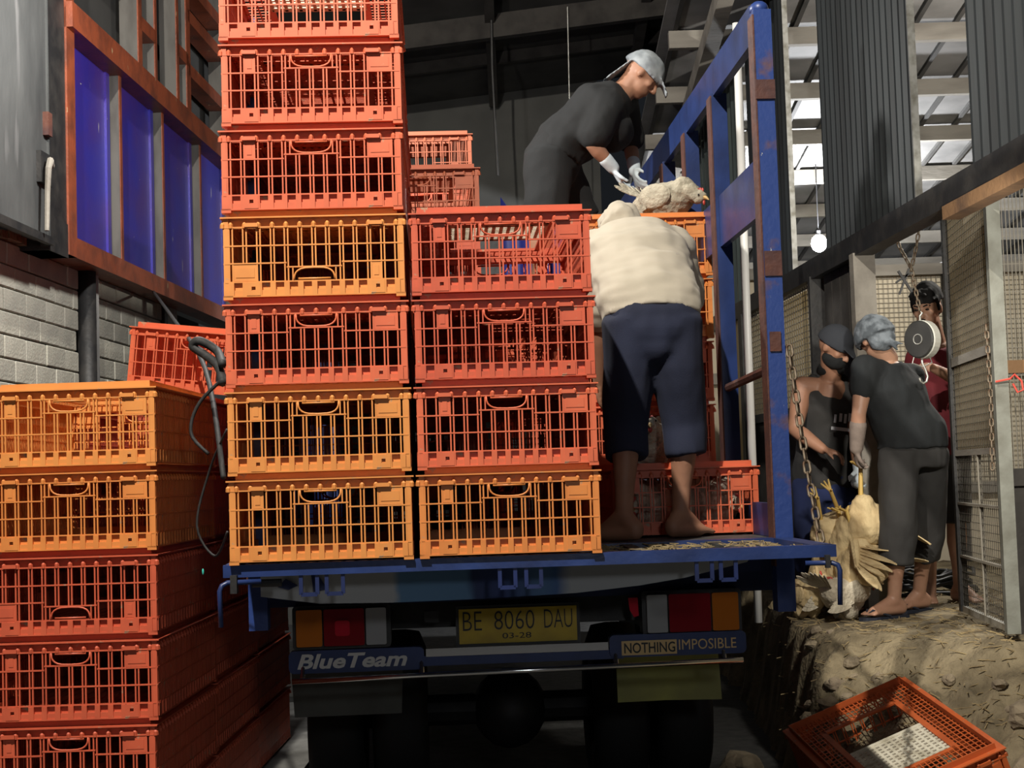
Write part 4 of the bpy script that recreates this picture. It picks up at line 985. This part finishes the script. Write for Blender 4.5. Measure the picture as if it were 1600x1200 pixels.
torso(F, [J['pelvis'] - Z * .03, J['pelvis'] + Z * .05, J['pelvis'].lerp(J['chest'], .5), J['chest'], J['neck'] - Z * .035], sd, [(.193, .160), (.190, .155), (.175, .135), (.182, .135), (.10, .08)])
F.cap(J['shL'], J['shR'], .068, .068)
for a, b, t in (('shL', 'elL', .45), ('shR', 'elR', .6)): F.chain([J[a], J[a].lerp(J[b], t)], [.074, .072])
fuse(F, 't_shirt', 'slate', p4, .011, 5, base, wrinkle=.009, wfreq=9, wdir=(1.4, 1, .8))
F = MB(); torso(F, [J['pelvis'] + Z * .03, J['pelvis'] - Z * .05, J['pelvis'] - Z * .13], sd, [(.172, .135), (.185, .148), (.175, .145)])
for a, b, c_ in (('hipL', 'knL', 'anL'), ('hipR', 'knR', 'anR')): torso(F, [J[a], J[a].lerp(J[b], .5), J[b], J[b].lerp(J[c_], .50), J[b].lerp(J[c_], .54)], sd, [(.10, .125), (.10, .12), (.097, .105), (.092, .098), (.086, .090)])
fuse(F, 'trousers', 'charcoal', p4, .011, 4, base, wrinkle=.009, wfreq=9, wdir=(1.3, 1.2, .7))
F = MB(); dome(F, J['head'] + f * .008, fd, ud, 1.19, -.005); F.ell(J['head'] - f * .045 - u * .02, r * .083, f * .055, u * .075); F.cap(J['head'] - f * .085 - u * .06, J['head'] - f * .09 - u * .12 + r * .03, .018, .008)
F.cap(J['head'] - f * .085 - u * .06, J['head'] - f * .10 - u * .10 + r * .07, .016, .008)
fuse(F, 'bandana', 'cap_denim', p4, .008, 3, base, wrinkle=.006, wfreq=18)
for an, to in (('anL', 'toeL'), ('anR', 'toeR')):
    d = unit(V3((J[to].x - J[an].x, J[to].y - J[an].y, 0))); s = V3((-d.y, d.x, 0)); h = V3((J[an].x, J[an].y, .65)) - d * .075
    L = (J[to] - J[an]).length + .09; pr = [(0, .028), (.06, .036), (L * .5, .034), (L * .78, .046), (L * .95, .036), (L, .015)]
    poly = [(x, y) for x, y in pr] + [(x, -y) for x, y in reversed(pr)]
    o = MB().prism(poly, .0, .018, lambda x, y, t: h + d * x + s * y + Z * t - base).build('flip_flop', 'sandal', p4)
    q = h + d * (L * .8) - base
    MB().tube([h + d * L * .45 + s * .038 + Z * .02 - base, q + s * .022 + Z * .055, q + d * .02 + Z * .03, q - s * .022 + Z * .055, h + d * L * .45 - s * .038 + Z * .02 - base], .006, 6).build('strap', 'sandal', o)

# ---- man in maroon at the scale
J = dict(head=(2.422,8.750,2.331),neck=(2.478,8.800,2.165),shL=(2.371,8.800,2.065),shR=(2.625,8.800,2.065),chest=(2.499,8.850,1.939),pelvis=(2.489,8.850,1.534),elR=(2.588,8.630,1.885),wrR=(2.365,8.470,1.972),haR=(2.280,8.420,1.988),elL=(2.35,8.950,1.80),wrL=(2.37,8.90,1.60),hipL=(2.407,8.850,1.517),hipR=(2.567,8.850,1.513),knL=(2.400,8.850,1.12),knR=(2.56,8.850,1.12),anL=(2.395,8.870,0.745),anR=(2.565,8.870,0.745))
J = {k: V3(v) + V3((-.035 if k != 'haR' else 0, 0, 0)) for k, v in J.items()}; base = V3((2.49, 8.85, .65))
p5 = thing('person', 'person in a maroon shirt with black hair reaching for the hanging scale', 'person', base)
F = MB()
torso(F, [J['pelvis'] - Z * .06, J['pelvis'], J['pelvis'].lerp(J['chest'], .5), J['chest'], J['neck'] - Z * .03], X, [(.12, .10), (.14, .11), (.135, .10), (.155, .11), (.065, .06)])
fd, ud = unit(V3((-.55, -.75, -.28))), unit(V3((-.1, -.15, .95)))
c, f, u, r = head(F, J['head'], fd, ud); F.cap(J['neck'] - Z * .02, J['head'] - u * .06 - f * .02, .056, .054)
arm(F, J['shL'], J['elL'], J['wrL']); arm(F, J['shR'], J['elR'], J['wrR'])
hand(F, J['wrL'], -Z, -X, 1, .5); hand(F, J['wrR'], J['haR'] - J['wrR'], -Z, -1, .9)
leg(F, J['hipL'], J['knL'], J['anL'], Y); leg(F, J['hipR'], J['knR'], J['anR'], Y)
foot(F, J['anL'], J['anL'] + V3((-.06, -.2, 0)), .65); foot(F, J['anR'], J['anR'] + V3((.06, -.2, 0)), .65)
fuse(F, 'body', 'skin_l', p5, .0065, 3, base)
for s in (-1, 1):
    MB().ell(c + r * s * .033 + f * .083 + u * .012 - base, r * .013, f * .006, u * .006, seg=8, rings=5).build('eye', 'eye', p5, smooth=True)
    MB().tube([c + r * s * .016 + f * .093 + u * .032 - base, c + r * s * .035 + f * .09 + u * .038 - base, c + r * s * .053 + f * .078 + u * .032 - base], [.004, .005, .003], 6).build('eyebrow', 'hair', p5)
MB().ell(c + f * .0905 - u * .058 - base, r * .022, f * .006, u * .0065, seg=10, rings=6).build('lips', 'lip', p5, smooth=True)
MB().ell(c + f * .094 - u * .043 - base, r * .020, f * .004, u * .004, seg=8, rings=5).build('moustache', 'hair', p5, smooth=True)
F = MB(); dome(F, J['head'] - f * .012, fd, ud, 1.05, .042)
for i in range(26):
    a = random.uniform(0, 6.28); e_ = random.uniform(.25, 1.0); p = c + u * (.03 + .09 * e_) + (r * math.cos(a) * .082 + f * math.sin(a) * .10) * math.sqrt(max(0, 1 - e_ * e_ * .8))
    if (p - c).dot(f) > .05 and (p - c).dot(u) < .07: continue
    F.cap(p, p + f * .035 + u * random.uniform(-.01, .02) + r * random.uniform(-.02, .02), .02, .006, 6)
for s in (-1, 1): F.cap(c + r * s * .076 + u * .03 + f * .02, c + r * s * .078 - u * .01 + f * .02, .012, .006, 6)
F.ell(c - f * .05 - u * .0, r * .075, f * .052, u * .07)
fuse(F, 'hair', 'hair', p5, .007, 2, base, wrinkle=.004, wfreq=30)
F = MB()
torso(F, [J['pelvis'] - Z * .05, J['pelvis'] + Z * .05, J['pelvis'].lerp(J['chest'], .5), J['chest'], J['neck'] - Z * .05], X, [(.165, .135), (.165, .135), (.16, .13), (.175, .135), (.085, .075)])
F.cap(J['shL'], J['shR'], .062, .062)
for a, b in (('shL', 'elL'), ('shR', 'elR')): F.chain([J[a], J[a].lerp(J[b], .7)], [.068, .066])
fuse(F, 't_shirt', 'maroon', p5, .011, 5, base, wrinkle=.008, wfreq=9)
F = MB(); torso(F, [J['pelvis'] + Z * .03, J['pelvis'] - Z * .05, J['pelvis'] - Z * .12], X, [(.16, .125), (.168, .135), (.16, .13)])
for a, b in (('hipL', 'knL'), ('hipR', 'knR')): torso(F, [J[a], J[a].lerp(J[b], .5), J[b] - Z * .02], X, [(.09, .11), (.09, .105), (.08, .09)])
fuse(F, 'shorts', 'charcoal', p5, .012, 4, base, wrinkle=.007, wfreq=9)

# ================================================================== BIRDS
def blade(b, p, d, n, L, w, t=.004, bend=.15):
    p = V3(p); d = unit(d); n = V3(n); n = unit(n - d * n.dot(d)); s = d.cross(n); rows = []
    for k, (f_, g_) in enumerate(((0, .35), (.3, .9), (.65, 1), (.9, .6), (1, .12))):
        c = p + d * L * f_ + n * bend * L * f_ * f_; rows.append((c - s * w * g_ / 2, c + s * w * g_ / 2))
    vs = []
    for a, c in rows: vs += [a + n * t / 2, c + n * t / 2, c - n * t / 2, a - n * t / 2]
    fs = [(0, 1, 2, 3)]
    for k in range(4):
        for j in range(4): fs.append((k * 4 + j, k * 4 + (j + 1) % 4, k * 4 + 4 + (j + 1) % 4, k * 4 + 4 + j))
    fs.append((19, 18, 17, 16)); b.add(vs, fs)
def chicken(label, loc, rot, m, group=None, sc=1.0, legs='stand', spread=0.0, neck_up=.17, seed=0, headdir=(1, 0, -.1)):
    t = thing('chicken', label, 'chicken', loc, rot, group); t.scale = (sc, sc, sc)
    rnd = random.Random(seed)
    F = MB(); F.loft([((-.15, 0, .20), V3((0, .03, 0)), V3((0, 0, .03))), ((-.11, 0, .185), V3((0, .075, 0)), V3((0, 0, .07))), ((-.03, 0, .17), V3((0, .098, 0)), V3((0, 0, .092))), ((.05, 0, .175), V3((0, .092, 0)), V3((0, 0, .088))), ((.11, 0, .20), V3((0, .06, 0)), V3((0, 0, .06)))], 16)
    hx, hz = .175, .20 + neck_up; hd = V3((hx, 0, hz)); hdv = unit(headdir)
    F.chain([(.09, 0, .215), (.135, 0, .215 + neck_up * .5), (hx - .01, 0, hz - .01)], [.06, .04, .026]); F.ell(hd + hdv * .008, .030, .025, .027)
    F.ell((-.01, .04, .11), .05, .04, .06); F.ell((-.01, -.04, .11), .05, .04, .06)
    fuse(F, 'body', m, t, .009, 3, (0, 0, 0), wrinkle=.007, wfreq=34)
    MB().tube([hd + hdv * .026 - V3((0, 0, .002)), hd + hdv * .044 - V3((0, 0, .008)), hd + hdv * .056 - V3((0, 0, .017))], [.010, .007, .001], 8).build('beak', 'beak', t)
    b = MB()
    for k in range(4): b.ell(hd + hdv * (.022 - .012 * k) + V3((0, 0, .030 - .002 * abs(k - 1))), .006, .004, .012, seg=8, rings=5)
    b.build('comb', 'comb', t, smooth=True)
    MB().ell(hd + hdv * .028 - V3((0, 0, .028)), .005, .008, .012, seg=8, rings=5).build('wattle', 'comb', t, smooth=True)
    for s in (-1, 1): MB().ell(hd + hdv * .016 + V3((0, s * .0235, .006)), .005, .003, .005, seg=8, rings=5).build('eye', 'eye', t, smooth=True)
    for s in (-1, 1):
        b = MB(); out = V3((0, s, 0)); up = V3((0, 0, 1))
        if spread <= 0:
            b.ell((-.01, s * .090, .19), .095, .02, .058)
            for k in range(6): blade(b, (.03 - .02 * k, s * .100, .215 - .018 * k), (-1, s * -.05, -.12), out, .15, .035, .005, -.05)
        else:
            sh = V3((.05, s * .07, .235)); tip = sh + unit(out * 1.0 + V3((.1, 0, spread))) * .15; b.cap(sh, tip, .022, .012, 8)
            for k in range(9):
                p = sh.lerp(tip, k / 8); d = unit(out * (.15 + .11 * k) + V3((-1 + .09 * k, 0, spread * .5))); blade(b, p, d, V3((0, 0, 1)), .15 + .006 * k + rnd.uniform(-.01, .02), .034, .004, rnd.uniform(-.1, .2))
        b.build('wing', m, t)
    b = MB()
    for k in range(7): a = (k - 3) * .16; blade(b, (-.14, .012 * (k - 3), .215), (-1, a, .55 + rnd.uniform(-.1, .1)), (0, .2 * (k - 3), 1), .13, .032, .004, .1)
    b.build('tail', m, t)
    if legs:
        for s in (-1, 1):
            L = .10 if legs == 'stand' else .13
            k0 = V3((-.005, s * .042, .085)); f0 = V3((.005, s * .045, .012)) if legs == 'stand' else V3((-.03, s * .03, -.055))
            b = MB().cap(k0, f0, .009, .0075, 8)
            for a in (-.5, 0, .5, math.pi):
                d = V3((math.cos(a), math.sin(a), -.15 if legs == 'stand' else -.9)); b.cap(f0, f0 + unit(d) * (.045 if a < 3 else .022), .0055, .0035, 6)
            b.build('leg', 'chick_leg', t, smooth=True)
    return t
chicken('grey-white hen crouching on the stack of crates above the bent man', T(1.715, 1.98, 1.36 - .085), (0, 0, YAW - R(48)), 'feather_grey', sc=.98, legs=None, neck_up=-.03, seed=1)
bb = dict(group='birds held by the legs')
chicken('cream hen hanging head down from the white glove, wings spread', (1.79, 8.10, 1.36), (R(180), R(8), R(170)), 'feather_cream', legs='hang', spread=.7, seed=2, sc=1.3, **bb)
chicken('tawny hen hanging beside the chain with one wing flung up', (1.62, 8.10, 1.26), (R(150), R(-25), R(110)), 'feather_cream', legs='hang', spread=1.4, seed=3, sc=1.35, **bb)
chicken('straw-coloured hen hanging lowest of the held birds', (1.70, 8.05, 1.13), (R(180), R(25), R(200)), 'feather_cream', legs='hang', spread=0, seed=4, sc=1.3, **bb)
chicken('white hen sitting on the dock below the held birds', (1.70, 8.05, .60), (0, 0, R(35)), 'feather_white', legs=None, neck_up=.02, seed=5, sc=1.05)
chicken('white hen with brown flecks on the dock behind the tailgate end', (1.52, 8.15, .60), (0, 0, R(-60)), 'feather_cream', legs=None, neck_up=.04, seed=6, sc=1.0)
for i, (u, v, a) in enumerate(((1.74, 1.28, -70), (1.60, 1.34, 200), (1.46, 1.26, -110), (1.72, 1.62, 30))):
    chicken(('white hen inside the low crate nearest the blue post', 'hen in the middle of the low crate behind the feet', 'hen at the left inside the low crate behind the feet', 'hen at the back of the low crate behind the feet')[i], T(u, v, -.055), (0, 0, YAW + R(a)), 'feather_white', 'hens in the low crate', sc=.95, legs=None, neck_up=-.02, seed=10 + i)
for i, (u, v, a) in enumerate(((1.475, 1.20, -95), (1.50, 1.52, -85))):
    chicken(('pale hen peering out between the legs of the bent man', 'hen on the low crate behind the one peering between the legs')[i], T(u, v, .272 - .075), (0, 0, YAW + R(a)), 'feather_white', sc=.95, legs=None, neck_up=.05, seed=20 + i)

# ================================================================== SCALE, GATE, FENCE, ROPES
# hanging dial scale
sc_ = thing('hanging_scale', 'round dark dial scale with white rim hanging from chains', 'scale', (2.09, 7.8, 2.078))
fz_ = unit(V3((-.75, -.66, 0))); rx_ = fz_.cross(Z)
def disc(r, y0, y1, seg=28, poly=None):
    b = MB(); return b.loft([(fz_ * y, rx_ * rr_, Z * rr_ * 1.12) for y, rr_ in ((y0, r * .93), (y0 + .006, r), (y1 - .006, r), (y1, r * .93))], seg)
disc(.088, -.05, .012).build('case', 'scale_white', sc_, smooth=False); disc(.086, .010, .028).build('dial', 'scale_dark', sc_)
MB().tube([fz_ * .03 + rx_ * .025 * math.cos(a) + Z * (.0 + .025 * math.sin(a)) for a in [R(20 * k) for k in range(18)]], .003, 6, closed=True).build('pointer_ring', 'galv', sc_)
MB().tube([(0, 0, .095), (0, 0, .12), (.012, 0, .135), (0, 0, .15), (-.012, 0, .135), (0, 0, .12)], .006, 8).build('top_ring', 'galv', sc_)
MB().tube([(0, 0, -.09), (.0, 0, -.12), (.015, 0, -.155), (.025, 0, -.19), (.018, 0, -.215), (0, 0, -.225), (-.014, 0, -.212), (-.016, 0, -.195)], .006, 8).build('hook', 'galv', sc_, smooth=True)
for s in (-1, 1): MB().tube([(s * .04, 0, -.09), (s * .05, 0, -.12), (s * .0, 0, -.14)], .004, 6).build('stirrup', 'galv', sc_)
me_l2 = link_mesh(.042, .024, .0042)
chain_thing('scale_chain', 'left strand of the chain pair hanging the scale from the beam', [(1.985, 7.84, 2.66), (2.01, 7.83, 2.56), (2.055, 7.8, 2.45)], me_l2, .032)
chain_thing('scale_chain', 'right strand of the chain pair hanging the scale from the beam', [(2.10, 7.76, 2.66), (2.085, 7.78, 2.56), (2.06, 7.8, 2.45)], me_l2, .032)
chain_thing('scale_chain', 'single knotted chain joining the two strands to the scale', [(2.057, 7.8, 2.445), (2.075, 7.8, 2.33), (2.09, 7.8, 2.225)], me_l2, .026)
xb = thing('steel_hook', 'dark crossed steel hook hanging beside the scale chain', 'hook', (2.02, 7.78, 2.38))
MB().bar((-.035, 0, .05), (.03, 0, -.06), .012, .012).build('bar', 'black_steel', xb); MB().bar((-.05, 0, -.01), (.03, 0, .04), .010, .010).build('bar', 'black_steel', xb); MB().bar((-.035, 0, -.07), (.02, 0, .06), .010, .010).build('bar', 'black_steel', xb)

# wire mesh gate leaf standing open
DN, DF = V3((2.19, 6.87, .68)), V3((2.297, 8.0, .68)); dl = (DF - DN).length; DH = 2.10
dg_ = thing('mesh_gate', 'open gate leaf of grey frame and fine wire mesh at the right', 'gate'); dg_.matrix_world = frame(DN, DF - DN)
dp = lambda mb, n, m: mb.build(n, m, dg_)
M['stile'] = mat('grey_green_steel', (.17, .175, .15), (.10, .098, .078), .7, scale=8, bump=.1)
dp(MB().box((-.01, -.03, 0), (.045, .03, DH)), 'near_stile', 'stile'); dp(MB().box((.045, -.02, .0), (.07, .02, DH)), 'near_stile_lip', 'wood_brown')
dp(MB().box((dl - .03, -.02, 0), (dl + .02, .02, DH)), 'far_stile', 'black_steel')
for z, m, h in ((0, 'galv', .03), (.28, 'wire', .012), (.55, 'wire', .012), (.80, 'wood_pale', .03), (1.26, 'wood_pale', .045), (DH - .03, 'galv', .03)): dp(MB().box((0, -.012, z), (dl, .012, z + h)), 'cross_rail', m)
dp(MB().box((dl * .5 - .006, -.01, 0), (dl * .5 + .006, .01, .8)), 'middle_bar', 'wire')
b = MB()
for i in range(26): x = .05 + (dl - .08) * i / 25; b.bar((x, .003, .02), (x, .003, DH - .02), .0026, .0026)
for i in range(56): z = .02 + (DH - .04) * i / 55; b.bar((.04, .003, z), (dl, .003, z), .0024, .0024)
M['wire_dark'] = mat('wire_dark', (.07, .062, .048), rough=.8)
o = dp(b, 'wire_mesh', 'wire_dark'); o['kind'] = 'stuff'
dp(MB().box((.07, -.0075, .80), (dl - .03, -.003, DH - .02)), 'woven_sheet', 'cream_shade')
chain_thing('gate_chain', 'rusty chain hanging down the near edge of the mesh gate', [(2.155, 6.93, 2.05), (2.16, 6.93, 1.75), (2.15, 6.93, 1.42)], me_l2, .033)
rs = thing('red_string', 'red string tied in a loop around the gate edge', 'string', (2.215, 6.85, 1.80))
MB().tube([(-.06, -.01, 0), (0, -.03, .01), (.03, 0, .03), (.06, 0, .0), (.065, 0, -.04), (.04, 0, -.05), (.02, 0, -.01)], .005, 6).build('loop', 'red_string', rs)
# fence panel right of the gate
fn = thing('wire_fence', 'fence of close upright wires between posts at the right edge', 'fence', (2.25, 7.1, .65))
b = MB()
for i in range(46): x = .0 + i * .018; b.bar((x, .0, .75), (x, .0, 2.12), .0035, .0035)
for i in range(11): z = .8 + i * .13; b.bar((0, .003, z), (.83, .003, z), .003, .003)
o = b.build('upright_wires', 'wire', fn); o['kind'] = 'stuff'
MB().box((0, -.02, 1.20), (.85, .02, 1.26)).build('rail', 'wood_brown', fn); MB().box((0, -.02, 2.10), (.85, .03, 2.16)).build('rail', 'wood_brown', fn)
MB().box((.02, -.02, .68), (.85, .02, .76)).build('rail', 'wood_dark', fn); MB().box((0.03, .0, -.05), (.85, .03, .68)).build('kick_board', 'wood_dark', fn); MB().box((.80, -.03, 0), (.88, .03, 2.2)).build('post', 'wood_pale', fn)

# upright white pipe behind the side gate
tag(MB().tube([T(2.30, 3.16, 2.6), T(2.30, 3.2, 1.0), T(2.30, 3.22, -.55)], .022, 8).build('water_pipe', 'pvc', smooth=True), 'upright white pipe seen between the blue side posts', 'pipe')

# ropes at the left and by the front column
def rope(label, pts, r=.008, m='rope'):
    P = []; pts = [V3(p) for p in pts]
    for i in range(len(pts) - 1):
        p0 = pts[max(i - 1, 0)]; p1_, p2_ = pts[i], pts[i + 1]; p3_ = pts[min(i + 2, len(pts) - 1)]
        for k in range(6):
            t = k / 6; P.append(.5 * ((2 * p1_) + (p2_ - p0) * t + (2 * p0 - 5 * p1_ + 4 * p2_ - p3_) * t * t + (3 * p1_ - p0 - 3 * p2_ + p3_) * t ** 3))
    P.append(pts[-1]); return tag(MB().tube(P, r, 7).build('rope', m, smooth=True), label, 'rope')
rope('black rope slanting from the blue screen down to the crates on the tailgate', [(-2.27, 9.75, 2.70), (-1.60, 7.30, 2.24), (-1.08, 5.4, 1.86), T(-.01, .04, .27)], .009)
rope('black cord looping between the left stack and the tall column', [T(-.01, .3, .62), (-1.03, 5.05, 1.72), (-1.06, 5.05, 1.62), (-1.0, 5.03, 1.55)], .006)
rope('thin black cord hanging in a loop beside the tall column', [T(-.005, .1, .42), (-.98, 4.95, 1.5), (-1.03, 4.97, 1.32), (-.97, 4.95, 1.22), T(-.01, .1, .10)], .004)
rope('bundle of black strap tied at the corner of the tall column', [T(-.005, .03, .62), (-.93, 4.85, 1.87), (-.985, 4.85, 1.905), (-1.01, 4.86, 1.89), (-.97, 4.85, 1.86), (-.92, 4.8, 1.82), T(-.003, .02, .56)], .014)
# coil of black cable on the dock
cc_ = thing('cable_coil', 'tangled coil of black cable on the dock behind the leaning man', 'cable', (2.48, 9.55, .65))
for i in range(9):
    r0 = random.uniform(.16, .30); a0 = random.uniform(0, 6); zz = .02 + .014 * i
    MB().tube([(r0 * math.cos(a0 + k * .35) * 1.2, r0 * math.sin(a0 + k * .35), zz + .02 * math.sin(k * 1.7 + i)) for k in range(19)], .012, 6).build('turn', 'cable', cc_, smooth=True)
# blue tarp beside the bending worker
b = MB(); n = 12; vs = []
for t_ in (0, .004):
    for i in range(n + 1):
        for j in range(9):
            x = -.03 + .42 * i / n; z = 2.30 + .62 * j / 8 - .10 * abs(math.sin(i * .5)) * (j / 8); vs.append((x, 8.02 + .03 * math.sin(i * 1.9) + t_, z))
N = (n + 1) * 9
for i in range(n):
    for j in range(8):
        a = i * 9 + j; b.f += [(a, a + 9, a + 10, a + 1), (N + a, N + a + 1, N + a + 10, N + a + 9)]
b.v = vs; tag(b.build('tarpaulin', 'tarp_blue', smooth=True), 'blue tarpaulin hanging behind the legs of the capped worker', 'tarpaulin')
tg_ = MB().ell((0, 0, 0), .004, .006, .012, seg=8, rings=6).build('tag', 'teal_tag', smooth=True); tg_.location = (-1.146, 5.62, 1.135); tag(tg_, 'small bright teal tag on the side of the left stack', 'tag')
